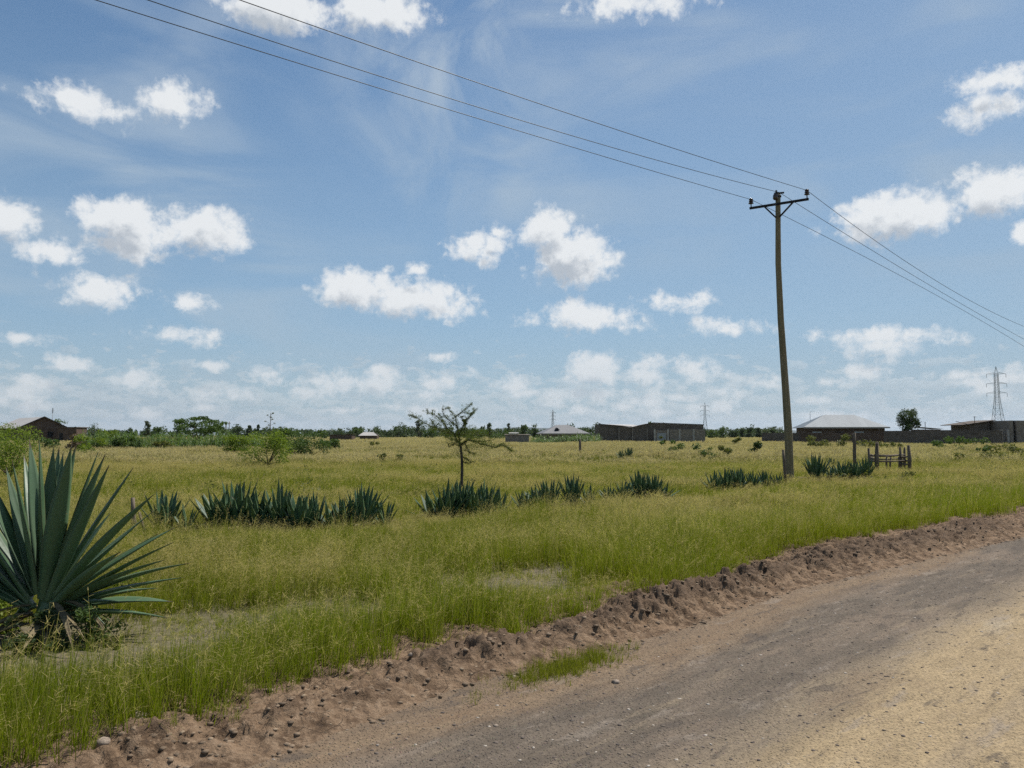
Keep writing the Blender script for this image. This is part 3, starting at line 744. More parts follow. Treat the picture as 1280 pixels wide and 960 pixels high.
def agave_mat(name, c1, c2, tipc):
    m, k, out = newmat(name)
    v = k.geo(); ri = k.geo('Random Per Island'); n = k.noise(v, 3, 4, .6); n2 = k.noise(k.vmath('MULTIPLY', v, (1, 1, .15)), 90, 3, .6)
    c = k.mix(k.math('ADD', k.math('MULTIPLY', ri, .6), k.math('MULTIPLY', n, .4)), c1, c2)
    c = k.mix(k.ramp(n2, .55, .8, 0, .25), c, (.16, .19, .12))
    c = k.mix(k.ramp(k.noise(v, 14, 5, .7), .66, .74, 0, .5), c, tipc)
    ps = k.n.new('ShaderNodeSeparateColor'); k.l.new(k.attr('leafpos', 'Color'), ps.inputs[0])
    c = k.mix(k.ramp(ps.outputs[0], .72, .98, 0, .75), c, (.20, .24, .11))
    c = k.mix(k.ramp(ps.outputs[1], .25, .0, 0, .35), c, (.22, .27, .13))
    c = k.mix(k.ramp(k.math('ADD', ps.outputs[1], k.math('MULTIPLY', ri, .06)), .975, 1.03), c, (.10, .07, .04))
    sc_ = k.noise(k.vmath('ADD', v, (3, 1, 7)), 26, 3, .5); c = k.mix(k.ramp(sc_, .70, .74, 0, .7), c, (.26, .22, .12))
    b = k.n.new('ShaderNodeBsdfPrincipled'); k.put(b.inputs['Base Color'], c); k.put(b.inputs['Roughness'], k.ramp(n, .3, .7, .38, .62)); k.put(b.inputs['Normal'], k.bump(n2, .15, .003)); b.inputs['Specular IOR Level'].default_value = .45
    
    t = k.n.new('ShaderNodeBsdfTranslucent'); k.put(t.inputs[0], (.30, .36, .08, 1)); mx = k.n.new('ShaderNodeMixShader'); mx.inputs[0].default_value = .2
    k.l.new(b.outputs[0], mx.inputs[1]); k.l.new(t.outputs[0], mx.inputs[2]); k.l.new(mx.outputs[0], out.inputs[0]); return m
AM = agave_mat('agave_leaf', (.050, .105, .050), (.095, .165, .085), (.22, .20, .10))
DRY = rough_mat('dry_leaf', (.19, .15, .085), (.10, .08, .05), 8, .9, .4, .01, c3=(.26, .22, .12))
# big agave : every blade goes from the heart of the plant to where its tip stands
big = empty('agave', AG); tag(big, 'huge grey green agave with long sword leaves spreading beside the bare soil', 'agave')
Y0 = AG.y
TIPS = [ # tip px,py, depth offset, width, base px offset, base py, sag
 (8, 586, .25, .13, -12, 735, 0), (16, 579, -.15, .14, -6, 742, 0), (37, 551, .30, .15, 2, 735, 0), (49, 549, -.05, .15, 2, 742, 0),
 (30, 570, .6, .13, 0, 725, 0), (67, 560, .15, .14, 0, 740, 0), (74, 559, .5, .13, 4, 735, 0), (79, 566, .35, .12, 6, 735, 0), (89, 559, -.2, .17, 4, 748, 0), (95, 556, -.02, .16, 8, 745, 0),
 (122, 566, .2, .14, 10, 742, 0), (131, 569, .05, .15, 12, 742, 0), (136, 582, -.15, .14, 12, 750, 0), (166, 585, .25, .13, 14, 740, 0),
 (191, 619, -.05, .14, 18, 748, .02), (137, 642, .45, .12, 14, 742, 0), (168, 659, .2, .13, 18, 748, .0), (217, 660, .35, .10, 22, 752, .02), (216, 678, .0, .12, 22, 758, .02),
 (236, 704, .35, .12, 60, 742, .03), (214, 752, .3, .12, 20, 764, .05), (190, 640, .55, .11, 18, 745, .01), (132, 782, -.12, .08, 14, 752, .12), (150, 752, .1, .11, 10, 762, .05),
 (-28, 575, .1, .14, -10, 742, 0), (-52, 600, .2, .14, -16, 745, 0), (-80, 590, -.2, .14, -16, 748, 0), (-100, 640, .1, .14, -20, 752, .02), (-120, 680, -.1, .14, -20, 757, .04),
 (-60, 655, -.15, .15, -14, 758, .02), (-20, 610, .6, .12, -8, 738, 0), (-90, 720, -.3, .13, -20, 762, .06),
 (10, 778, -.1, .09, -8, 756, .12), (150, 690, -.35, .12, 16, 758, .02), (196, 668, .5, .11, 20, 748, .01), (205, 700, -.1, .12, 22, 758, .03), (176, 716, .2, .12, 20, 760, .03), (140, 700, .5, .12, 16, 755, .02), (196, 735, .45, .11, 20, 762, .04), (-30, 650, -.2, .14, -12, 758, 0), (226, 722, .2, .10, 24, 756, .02), (208, 772, .0, .10, 20, 768, .04)]
mb = MB()
for (tx, ty, dy, wd, bx, by, sag) in TIPS:
    T_p = at(tx, ty, Y0 + dy) - AG; B_p = at(52 + bx * .8, by, Y0 + dy * .12) - AG
    rad = Vector((T_p.x, T_p.y * 1.0, 0)); 
    if rad.length < .05: rad = Vector((0, -1, 0))
    nn = (-rad.normalized() * .95 + Vector((0, 0, .55))).normalized()
    if T_p.z > 1.0: nn = (Vector((-rad.x, -rad.y, 0)).normalized() + Vector((.0, .05, .15))).normalized()
    agave_leaf(mb, B_p, T_p, wd * .98, sag, nn, .022, 10, twist=random.uniform(-.35, .35))
mb.tube([(0, .05, -.05), (0, .05, .2), (-.02, .05, .36)], [.11, .12, .06], 10, .2, 4)
mb.build('green_leaves', AM, big)
mb = MB(); rr_ = random.Random(4)
for i in range(22):
    a = rr_.uniform(0, 6.28); r1 = rr_.uniform(.35, .8); 
    agave_leaf(mb, (math.cos(a) * .12, math.sin(a) * .12, rr_.uniform(.1, .32)), (math.cos(a) * r1, math.sin(a) * r1, rr_.uniform(.0, .12)), rr_.uniform(.03, .06), rr_.uniform(.03, .15), Vector((0, 0, 1)), .006, 8, rr_.uniform(-1, 1), .6)
mb.build('dry_leaves', DRY, big)

SISM = agave_mat('sisal_leaf', (.036, .088, .045), (.060, .125, .060), (.2, .18, .1))
def sisal_proto(i):
    r_ = random.Random(200 + i); nl = [18, 22, 26, 12, 24][i]; sp_ = [.40, .48, .44, .55, .36][i]
    o = empty('sisal_plant', (0, 0, 0)); mb = MB()
    for q in range(nl):
        a = q * 2.399 + r_.uniform(-.3, .3); f = q / nl; el_ = math.pi / 2 - sp_ * (.25 + 1.35 * (1 - f)) * r_.uniform(.75, 1.2)
        L = r_.uniform(.8, 1.0) * (1 - .25 * (1 - f)); dv = Vector((math.cos(a) * math.cos(el_), math.sin(a) * math.cos(el_), math.sin(el_)))
        nn = (Vector((-dv.x, -dv.y, 0)).normalized() + Vector((0, 0, .4))).normalized()
        agave_leaf(mb, Vector((math.cos(a) * .05, math.sin(a) * .05, .02)), dv * L, r_.uniform(.085, .12), .0, nn, .014, 6, r_.uniform(-.5, .5))
    mb.build('leaf_rosette', SISM, o)
    mb = MB()
    for q in range(12):
        a = r_.uniform(0, 6.28); r1 = r_.uniform(.35, .6)
        agave_leaf(mb, (0, 0, .06), (math.cos(a) * r1, math.sin(a) * r1, r_.uniform(.02, .25)), .05, .06, Vector((0, 0, 1)), .005, 5, r_.uniform(-1, 1), .5)
    mb.build('dry_leaves', DRY, o)
    return o
ordw = ['first', 'second', 'third', 'fourth', 'fifth', 'sixth', 'seventh', 'eighth', 'ninth', 'tenth', 'eleventh', 'twelfth']
segs = [(0, 12, 'in the clump closest to it'), (12, 18, 'in the clump under the thorn tree'), (18, 23, 'in the clump past the thorn tree'), (23, 28, 'in the clump mid hedge'), (28, 34, 'in the clump ending at the pole'), (34, 39, 'between pole and wooden pen')]
look = {0: 'medium upright', 1: 'dense spreading', 2: 'dense dark', 3: 'sparse low', 4: 'tall fan shaped'}
protos = {}
for i, ((px, py, hpx, vi), pos) in enumerate(zip(HEDGE, HW)):
    if vi not in protos: protos[vi] = o = sisal_proto(vi)
    else: o = copy_tree(protos[vi])
    Hh = (hpx * pos.y / F + .20) * 1.10; o.location = pos; o.rotation_euler = (0, 0, random.Random(i).uniform(0, 6.28)); sc = Hh; wj = random.Random(i + 50).uniform(1.0, 1.35); o.scale = (sc * wj, sc * wj, sc * random.Random(i + 90).uniform(.82, 1.02)); o.rotation_euler = (random.Random(i + 7).uniform(-.12, .12), random.Random(i + 8).uniform(-.12, .12), o.rotation_euler[2])
    for (a, b_, txt) in segs:
        if a <= i < b_: tag(o, f'{look[vi]} sisal, {ordw[i - a]} from the agave end {txt}', 'sisal', 'sisal plants of the hedge row')
# sisals out in the field
for (px, py, hpx, vi, lb) in [(776, 572, 9, 1, 'small dark sisal in the open grass before the long block building'), (786, 571, 12, 2, 'slightly taller sisal next to the small one before the block building'),
                          (1010, 587, 14, 3, 'thin sisal standing behind the hedge beside the lone post'), (1040, 583, 14, 0, 'small sisal rising behind the hedge nearer the lone post')]:
    o = copy_tree(protos[vi]); p = place(px, py, .3); o.location = p; sc = (hpx + 8) * p.y / F; o.scale = (sc, sc, sc); tag(o, lb, 'sisal', 'sisals loose in the field')

# ------------------------------------------------------------------ TREES AND BUSHES
BARK = rough_mat('bark', (.06, .05, .04), (.11, .09, .07), 12, .95, .6, .02)
GREEN = {'acacia': leaf_mat('acacia_leaf', (.12, .18, .025), (.20, .25, .05), .4, 2), 'thorn': leaf_mat('thorn_leaf', (.075, .105, .02), (.125, .15, .035), .35, 2), 'dark': leaf_mat('dark_leaf', (.035, .06, .022), (.07, .10, .035), .25, .3),
         'mid': leaf_mat('mid_leaf', (.06, .10, .03), (.10, .15, .045), .3, .3), 'grey': leaf_mat('grey_leaf', (.07, .09, .05), (.12, .14, .08), .25, .5),
         'olive': leaf_mat('olive_leaf', (.10, .11, .035), (.15, .16, .05), .3, .8), 'maize': leaf_mat('maize_leaf', (.055, .095, .022), (.15, .22, .06), .35, .25, .45, .4), 'brown': leaf_mat('brown_leaf', (.12, .09, .06), (.17, .13, .09), .2, .8)}
def leaf_cloud(centres, radii, n, size, seed, flat=.6, asp=.5):
    """n small leaf faces gathered round clump centres"""
    g = np.random.default_rng(seed); centres = np.asarray(centres, float); radii = np.asarray(radii, float)
    w_ = radii ** 2; ci = g.choice(len(centres), n, p=w_ / w_.sum())
    d = g.normal(0, 1, (n, 3)); d /= np.linalg.norm(d, axis=1)[:, None]; r = radii[ci] * (g.random(n) ** .45)
    P = centres[ci] + d * r[:, None] * [1, 1, flat]
    u = g.normal(0, 1, (n, 3)); u /= np.linalg.norm(u, axis=1)[:, None]; t = g.normal(0, 1, (n, 3)); v = np.cross(u, t); v /= np.linalg.norm(v, axis=1)[:, None]
    s = size * (.5 + g.random(n))[:, None]; u = u * s; v = v * s * asp
    V = np.stack([P - u, P + v * .9, P + u, P - v * .9], 1).reshape(-1, 3); Q = np.arange(4 * n).reshape(-1, 4)
    return V, Q
def tree(name, base, H, W, crown_lo, mat, seed, label, cat, group=None, n=500, leaf=.1, nclump=14, flat=.6, stem=.04, shape='round', nl=5):
    """trunk with limbs and a crown of leaf faces in uneven clumps"""
    r_ = random.Random(seed); root = empty(name, base); tag(root, label, cat, group)
    cen = []; rad = []; mb = MB(); lean = r_.uniform(-.06, .06) * H
    fork = H * max(.08, crown_lo * .8); top = Vector((lean, 0, fork))
    multi = crown_lo < .15
    if not multi: mb.tube([(0, 0, -.1), (lean * .5, 0, fork * .5), top], [stem * 1.25, stem, stem * .85], 7, .2, seed)
    else: top = Vector((0, 0, .0)); mb.tube([(0, 0, -.1), (0, 0, H * .12)], [stem, stem * .9], 6)
    for i in range(nclump):
        a = r_.uniform(0, 6.28); q = math.sqrt(r_.random())
        if shape == 'flat': z = H * (1 - (1 - crown_lo) * r_.uniform(.05, .6)); rr__ = W / 2 * q; z -= (q ** 2) * H * .08
        elif shape == 'column': z = H * (crown_lo + (1 - crown_lo) * r_.random()); rr__ = W / 2 * q * (1 - .5 * (z / H - crown_lo) / (1 - crown_lo))
        elif shape == 'cone': f = r_.random(); z = H * (crown_lo + (1 - crown_lo) * f * .92); rr__ = W / 2 * q * (1 - f * .85)
        else:
            f = r_.random(); z = H * (crown_lo + (1 - crown_lo) * f * .88); rr__ = W / 2 * q * math.sqrt(max(.05, 1 - (f * 1.6 - .7) ** 2 * .7)) 
        p = Vector((math.cos(a) * rr__ + lean, math.sin(a) * rr__, z)); cr_ = min(W, H * (1 - crown_lo) * 1.3) * r_.uniform(.15, .27)
        p.x *= 1 - .6 * cr_ / W; p.y *= 1 - .6 * cr_ / W; p.z = min(p.z, H - cr_ * flat * .7)
        cen.append(p[:]); rad.append(cr_)
        if i < nl * 2:
            mid_ = top.lerp(p, .5) + Vector((r_.uniform(-.05, .05), r_.uniform(-.05, .05), .03)) * H * .4
            mb.tube([top, mid_, p], [stem * .6, stem * .4, stem * .15], 5)
    mb.build('trunk', BARK, root)
    V, Q = leaf_cloud(cen, rad, n, leaf, seed, flat)
    link('crown', mesh_np('crown', V, Q), mat, root)
    return root

# young thorn tree: limbs follow the photograph
TREEY = Yb(612, .2); sc_ = TREEY / F
def tp(cx, cy, dy=0.):      # from the enlarged crop of the tree
    return at(500 + cx / 7.39, 490 + cy / 7.39, TREEY + dy)
tb = at(577, 612, TREEY); tb.z = hz(tb.x, tb.y)
troot = empty('thorn_tree', tb); tag(troot, 'young thorn tree with bare spreading limbs rising behind the sisal hedge', 'tree')
mb = MB(); tr = [tb.copy(), tp(570, 830), tp(574, 700, .03), tp(570, 600, -.03), tp(562, 510), tp(548, 478)]
mb.tube([p - tb for p in tr], [.05, .045, .04, .036, .032, .028], 8, .15, 1); mb.build('trunk', BARK, troot)
BR = [ # polylines in crop coordinates with depth spread
 ([(552, 480), (500, 400), (430, 330), (380, 260), (330, 220), (255, 185)], -.3), ([(500, 400), (400, 350), (320, 330), (230, 290), (160, 240), (80, 212)], .25),
 ([(555, 480), (540, 400), (530, 320), (440, 250), (400, 200), (388, 165), (450, 140)], .1), ([(530, 320), (510, 230), (450, 160), (450, 140)], .2),
 ([(540, 400), (600, 280), (650, 210), (720, 150)], -.1), ([(510, 230), (590, 170), (668, 100)], .2), ([(590, 190), (640, 200), (690, 190)], .1),
 ([(560, 490), (620, 440), (720, 455), (800, 450), (860, 440)], -.35), ([(560, 490), (640, 440), (760, 480), (880, 510), (930, 485), (1000, 520), (1060, 555)], .2),
 ([(620, 440), (700, 390), (780, 400), (850, 430)], .35), ([(430, 330), (420, 300), (350, 190)], .1), ([(555, 480), (500, 440), (430, 420), (360, 370)], .4),
 ([(560, 500), (500, 480), (440, 510)], -.2), ([(575, 640), (630, 660), (685, 640)], -.15), ([(575, 600), (620, 620), (640, 640)], .1), ([(600, 470), (640, 560), (700, 570)], .2),
 ([(330, 330), (290, 260), (270, 240)], .0), ([(320, 330), (365, 285)], .0), ([(160, 240), (110, 215), (75, 215)], .1), ([(255, 190), (250, 150)], 0), ([(300, 200), (300, 160)], 0),
 ([(540, 400), (640, 380), (740, 360)], .5), ([(540, 400), (460, 380), (300, 340)], -.5), ([(590, 270), (560, 230), (600, 225)], 0), ([(600, 280), (620, 250), (690, 175)], -.2), ([(880, 510), (960, 480), (1040, 560)], .3)]
cen = []; rad = []; TW = []
for bi, (pl, sp_) in enumerate(BR):
    mb = MB(); pts = [tp(x, y, sp_ * i / max(1, len(pl) - 1) * 1.2) - tb for i, (x, y) in enumerate(pl)]; r0 = .019 if len(pl) > 4 else .013
    mb.tube(pts, [r0 * (1 - .75 * i / (len(pts) - 1)) for i in range(len(pts))], 5, .2, bi)
    for a_, b_ in zip(pts[:-1], pts[1:]):
        m_ = max(2, int((b_ - a_).length / .03))
        for q in range(m_):
            cc = a_.lerp(b_, q / m_); cen.append(cc[:]); rad.append(.05)
            if q % 2 == 0:
                tw = Vector((random.uniform(-1, 1), random.uniform(-1, 1), random.uniform(-.3, 1))).normalized() * random.uniform(.06, .20)
                mb.tube([cc - tw * .05, cc + tw], [.004, .002], 3, cap=False); cen.append((cc + tw * .8)[:]); rad.append(.045)
    mb.build('branch', BARK, troot)

V1, Q1 = leaf_cloud(cen, rad, 13000, .015, 5, 1., .4)
extra = [tuple(tp(x, y, dy) - tb) for x, y, dy in [(640, 500, .2), (620, 400, .3), (560, 400, 0), (480, 410, -.3), (700, 500, .3), (430, 380, .3), (660, 420, -.3), (760, 470, .1), (560, 540, 0), (470, 470, -.3), (820, 490, .2), (330, 330, -.2), (720, 420, .4), (510, 300, 0), (380, 270, .1), (640, 340, .4), (800, 370, .3)]]
V2, Q2 = leaf_cloud(extra, [.27] * len(extra), 5500, .015, 6, .5, .4)
link('crown', mesh_np('crown', np.concatenate([V1, V2]), np.concatenate([Q1, Q2 + len(V1)])), GREEN['thorn'], troot)

def bush(px, foot, wpx, hpx, mat, lb, name='thorn_bush', cat='bush', g_=.35, seed=None, leafpx=1.3, n=1500, shape='round', lo=.1, group=None, nclump=16, flat=.7, Y=None, stem=None):
    Y = Y or Yb(foot, g_); x = (px - 640) / F * Y * (1 / (CT - 0)) ; base = Vector((x, Y, hz(x, Y) if Y < 60 else .0))
    top = at(px, foot - hpx, Y).z; H = top - base.z; W_ = wpx * Y / F
    return tree(name, base, H, W_, lo, GREEN[mat], seed or int(px * 7 + foot), lb, cat, group, n, leafpx * Y / F, nclump, flat, stem or .012 * H + .01, shape)
bush(14, 600, 84, 70, 'acacia', 'broad feathery thorn bush half hidden behind the big agave', n=7000, nclump=26, leafpx=1.2, lo=.25, stem=.03)
bush(-20, 592, 60, 60, 'acacia', 'second thorn bush cut off by the picture edge', n=3500, nclump=18, leafpx=1.2, lo=.2, stem=.03)
bush(334, 580, 64, 42, 'acacia', 'yellow green thorn bush with dark forked trunk in open grass', n=5200, leafpx=1.1, nclump=28, lo=.16, stem=.04, flat=.75)
bush(386, 569, 60, 34, 'mid', 'rounded darker bush behind the yellow green thorn bush', n=4500, leafpx=1.1, nclump=26, lo=.05)
bush(112, 564, 44, 22, 'acacia', 'low yellow green bush at the edge of the maize', n=2000, nclump=14, lo=.05)
bush(98, 562, 26, 20, 'brown', 'greyish brown leafless shrub beside the dark gable house', n=1400, nclump=12, lo=.05)
bush(252, 562, 62, 42, 'mid', 'flat topped acacia standing above the maize plants', 'acacia_tree', 'tree', n=5200, nclump=34, leafpx=1.2, shape='flat', lo=.3, flat=.35, Y=88, stem=.08)
bush(944, 567, 22, 20, 'dark', 'dark compact bush in the grass left of the utility pole', n=1600, nclump=10, lo=.05)
bush(906, 570, 34, 13, 'olive', 'low olive shrub in the grass near the long block building', n=900, nclump=8, lo=.02)
bush(880, 571, 46, 16, 'mid', 'wide low green shrub below the long building corner', n=1200, nclump=10, lo=.02)
bush(836, 564, 36, 14, 'mid', 'small shrub against the building with concrete posts', n=700, nclump=8, lo=.02)
bush(826, 556, 12, 12, 'olive', 'small pale shrub touching the post wall', n=500, nclump=6, lo=.02)
bush(920, 556, 12, 9, 'olive', 'tiny round shrub in straw grass before the far trees', n=300, nclump=6, lo=.02)
bush(1038, 560, 74, 17, 'olive', 'tall weeds heaped against the perimeter wall under the hip roof', 'weed_clump', 'weeds', n=1600, nclump=14, lo=.0)
bush(1084, 560, 44, 15, 'olive', 'smaller weed mound against the wall under the roof end', 'weed_clump', 'weeds', n=900, nclump=10, lo=.0)
bush(1116, 560, 34, 10, 'olive', 'thin weeds at the wall foot below the round tree', 'weed_clump', 'weeds', n=500, nclump=8, lo=.0)
bush(1190, 561, 84, 16, 'mid', 'long weed bank along the wall below the power pylon', 'weed_clump', 'weeds', n=1800, nclump=18, lo=.0)
bush(1255, 574, 60, 20, 'olive', 'loose grassy weeds near the dark block house corner', 'weed_clump', 'weeds', n=1400, nclump=14, lo=.0)
bush(1190, 573, 24, 9, 'olive', 'low shrub in straw grass between the wooden pen and wall', n=500, nclump=8, lo=.0)
bush(128, 800, 70, 46, 'mid', 'leafy weed at the foot of the big agave on its open side', 'weed_clump', 'weeds', n=1500, nclump=16, lo=.0, leafpx=2.4, Y=6.25)
bush(62, 815, 80, 50, 'dark', 'dark weeds in the shade before the big agave stem', 'weed_clump', 'weeds', n=1500, nclump=16, lo=.0, leafpx=2.4, Y=6.05)
bush(160, 812, 44, 20, 'olive', 'low dry weed on the bare soil past the agave', 'weed_clump', 'weeds', n=600, nclump=10, lo=.0, leafpx=2.0, Y=6.2)
bush(170, 752, 46, 40, 'acacia', 'leafy green weeds under the outstretched agave blades', 'weed_clump', 'weeds', g_=.0, n=1300, nclump=14, lo=.0, leafpx=2.4)
bush(8, 792, 60, 45, 'acacia', 'narrow leaved weeds growing through the agave base', 'weed_clump', 'weeds', g_=.0, n=1300, nclump=14, lo=.0, leafpx=2.6)

bush(160, 560, 36, 14, 'mid', 'bushy green growth at the front edge of the maize', n=1500, nclump=12, lo=.02)
bush(208, 561, 50, 11, 'olive', 'low straggly weeds in front of the maize below the flat acacia', 'weed_clump', 'weeds', n=1400, nclump=14, lo=.0)
bush(300, 566, 44, 22, 'acacia', 'spreading thorn bush touching the yellow green bush', n=2400, nclump=16, lo=.08)
bush(356, 562, 40, 26, 'mid', 'green bush filling the gap before the rounded darker bush', n=2400, nclump=16, lo=.05)
bush(412, 560, 30, 14, 'mid', 'small outlying bush beyond the rounded darker bush', n=1100, nclump=10, lo=.05)
bush(136, 556, 30, 20, 'acacia', 'taller thorn shrub poking up through the maize', n=1500, nclump=12, lo=.1, Y=84)
bush(60, 560, 50, 14, 'mid', 'green shrubs below the wall of the gable house', n=1600, nclump=14, lo=.02)
bush(470, 560, 16, 8, 'olive', 'tiny weed tuft in pale grass below the white roof', 'weed_clump', 'weeds', n=300, nclump=6, lo=.0)
bush(478, 574, 12, 12, 'olive', 'thin stalky weed in open grass left of the thorn tree', 'weed_clump', 'weeds', n=260, nclump=8, lo=.0)
bush(500, 575, 14, 10, 'olive', 'second stalky weed close to the thorn tree limb tips', 'weed_clump', 'weeds', n=260, nclump=8, lo=.0)
bush(1130, 598, 20, 12, 'olive', 'low weeds round the feet of the wooden pen', 'weed_clump', 'weeds', n=500, nclump=8, lo=.0, g_=.25)
bush(1225, 566, 26, 10, 'mid', 'green weed patch in straw grass before the block house', 'weed_clump', 'weeds', n=700, nclump=8, lo=.0)
g = np.random.default_rng(404); cen = []; rad = []
for i in range(420):
    Yw = g.uniform(17, 120) ; pw_ = g.uniform(-40, 1320); xw = (pw_ - 640) / F * Yw; sw, dw_ = sd(xw, Yw)
    if dw_ - Eg(sw) < 3.5 or (g.random() > .35 + .5 * (pw_ / 1280)): continue
    rw = g.uniform(.10, .30) * (1 + Yw / 110)
    for q in range(3): cen.append((xw + g.normal(0, rw), Yw + g.normal(0, rw), .22 + g.uniform(0, .22))); rad.append(rw * g.uniform(.5, 1))
V, Q = leaf_cloud(cen, rad, 16000, .035, 10, 1.1)
tag(link('weeds', mesh_np('weeds', V, Q), GREEN['olive']), 'scattered leafy weeds dotted through the open field', 'weeds', None, 'stuff')
# far trees
def far(px, toppx, wpx, Y, mat, lb, shape='round', lo=.15, n=800, name='tree', nclump=16, flat=.9):
    x = (px - 640) / F * Y; top = at(px, toppx, Y).z
    return tree(name, (x, Y, 0), top, wpx * Y / F, lo, GREEN[mat], int(px * 3 + Y), lb, 'tree', 'trees towards the horizon', n, 1.0 * Y / F, nclump, flat, .02 * top, shape)
far(76, 524, 14, 165, 'mid', 'small flat crowned tree peeping over the gable house roof', 'flat', .5, 300)
far(1134, 511, 30, 135, 'dark', 'round crowned tree standing alone above the perimeter wall', 'round', .52, 3200, 'round_tree', 26)
far(1133, 527, 20, 134, 'dark', 'dark bushy growth on the trunk under the round crown', 'round', .1, 1500, 'climbing_bush', 12)
for i, (px, tp_, w_, Y, mt, lb, sh) in enumerate([
 (120, 534, 16, 260, 'grey', 'pale grey tree on the skyline beyond the maize', 'round'), (143, 536, 14, 300, 'dark', 'dark low tree on the skyline beyond the maize start', 'round'),
 (163, 535, 12, 300, 'dark', 'dark pointed tree on the skyline over the maize', 'cone'), (185, 526, 9, 220, 'grey', 'thin airy tree rising above the maize band', 'column'),
 (196, 533, 16, 280, 'mid', 'green tree just before the flat topped acacia', 'round'), (222, 531, 12, 260, 'dark', 'dark tree touching the flat topped acacia', 'round'),
 (297, 533, 14, 300, 'dark', 'dark tree beside the twin poles', 'round'), (312, 531, 10, 320, 'dark', 'narrow dark tree next to the thin flower stalk', 'cone'), (322, 530, 8, 300, 'dark', 'slim conifer before the thin flower stalk', 'cone'),
 (404, 534, 12, 260, 'dark', 'dark tuft tree above the rounded bush', 'round'), (437, 538, 22, 300, 'dark', 'low dark tree behind the brown shed', 'round'), (448, 536, 14, 330, 'mid', 'small green tree by the white roofed house', 'round'),
 (480, 538, 24, 330, 'dark', 'wide dark tree on the skyline after the white roof', 'round'), (500, 537, 20, 360, 'dark', 'blunt dark tree in the middle of the skyline gap', 'round'),
 (524, 525, 11, 300, 'grey', 'slim eucalyptus showing through the thorn tree twigs', 'column'), (540, 536, 20, 280, 'mid', 'green tree low behind the thorn tree limb', 'round'),
 (581, 524, 9, 300, 'dark', 'dark narrow tree directly behind the thorn tree crown', 'column'), (602, 527, 8, 300, 'dark', 'dark slim tree just beyond the thorn tree crown', 'column'), (612, 529, 12, 300, 'dark', 'dark pointed tree before the pale eucalyptus', 'cone'),
 (598, 535, 34, 220, 'mid', 'broad green tree mass behind the thorn tree', 'round'), (627, 536, 26, 230, 'mid', 'rounded green tree above the small stone shed', 'round'), (636, 528, 7, 300, 'grey', 'thin pale eucalyptus above the stone shed', 'column'),
 (656, 528, 11, 250, 'mid', 'tall oval eucalyptus before the grey hip roof', 'column'), (669, 534, 9, 280, 'dark', 'small dark tree touching the grey hip roof', 'round'),
 (738, 534, 20, 240, 'dark', 'dark tree between grey hip roof and block building', 'round'), (726, 535, 18, 260, 'dark', 'dark low tree behind the grey hip roof end', 'round'),
 (890, 537, 18, 300, 'mid', 'green tree beside the block building corner', 'round'), (903, 533, 18, 290, 'mid', 'tallest green tree between block building and pole', 'round'), (915, 538, 12, 320, 'dark', 'small dark tree past the tallest green one', 'round'),
 (928, 536, 10, 340, 'dark', 'slim dark tree before the perimeter wall start', 'column'), (937, 535, 10, 340, 'dark', 'second slim dark tree before the wall start', 'column'), (948, 535, 9, 350, 'dark', 'third slim dark tree by the wall start', 'column'), (957, 537, 12, 350, 'grey', 'greyish tree over the start of the wall', 'round'), (966, 536, 8, 350, 'dark', 'dark tree over the wall beside the utility pole', 'column')]):
    far(px, tp_, w_, Y, mt, lb, sh, .04)
# far wood as one mass
cen = []; rad = []; g = np.random.default_rng(88)
for i in range(1100):
    Y = g.uniform(420, 760); px = g.uniform(-260, 1560); x = (px - 640) / F * Y; h = (5.0 + 4.2 * float(vnoise(np.array([px / 22.]), np.array([.5]), 6)[0])) * Y / 600
    if 980 < px < 1700: h *= .5
    if g.random() < .03: h *= 1.5
    for q in range(3): cen.append((x + g.normal(0, 2), Y, h * (.25 + .25 * q))); rad.append(h * .3)
V, Q = leaf_cloud(cen, rad, 52000, .8, 9, 1.)
tag(link('treeline', mesh_np('treeline', V, Q), GREEN['dark']), 'far dark wood running along the whole horizon', 'treeline', None, 'stuff')

# maize
def maize(name, x0p, x1p, Yn, Yf, h, n, lb, seed, mat='maize'):
    g = np.random.default_rng(seed); Vs = []; Qs = []; off = 0
    Y = Yn + (Yf - Yn) * g.random(n) ** 1.5; px = g.uniform(x0p, x1p, n); X = (px - 640) / F * Y
    hh_ = h * (.55 + .5 * g.random(n)) * (.6 + .75 * vnoise(X * .35, Y * .3, 4))
    nl = 9; P = np.stack([np.repeat(X, nl), np.repeat(Y, nl), np.repeat(hh_, nl) * np.tile(np.linspace(.2, .85, nl), n)], -1)
    m_ = len(P); ln = np.stack([1.0 + .5 * g.random(m_), g.random(m_) * 6.28], -1)
    V, Q, t = ribbons(P, np.full(m_, .62), np.full(m_, .11), ln, .5, ln[:, 1] + math.pi / 2, 3, .1); Vs.append(V); Qs.append(Q); off = len(V)
    V, Q, t = ribbons(np.stack([X, Y, X * 0], -1), hh_, np.full(n, .06), np.stack([.05 + 0 * X, X], -1), .1, g.random(n) * 3.14, 2, .5); Vs.append(V); Qs.append(Q + off)
    tag(link(name, mesh_np(name, np.concatenate(Vs), np.concatenate(Qs)), GREEN[mat]), lb, 'maize', None, 'stuff')
maize('maize_crop', 100, 330, 80, 96, 1.95, 900, 'long band of maize plants in front of the skyline trees', 3)
maize('maize_patch', 664, 750, 128, 138, 1.9, 420, 'bright green maize patch between hip roof house and block building', 4)
maize('bean_crop', 650, 690, 126, 134, 1.0, 150, 'low green crop in front of the hip roof house', 5)

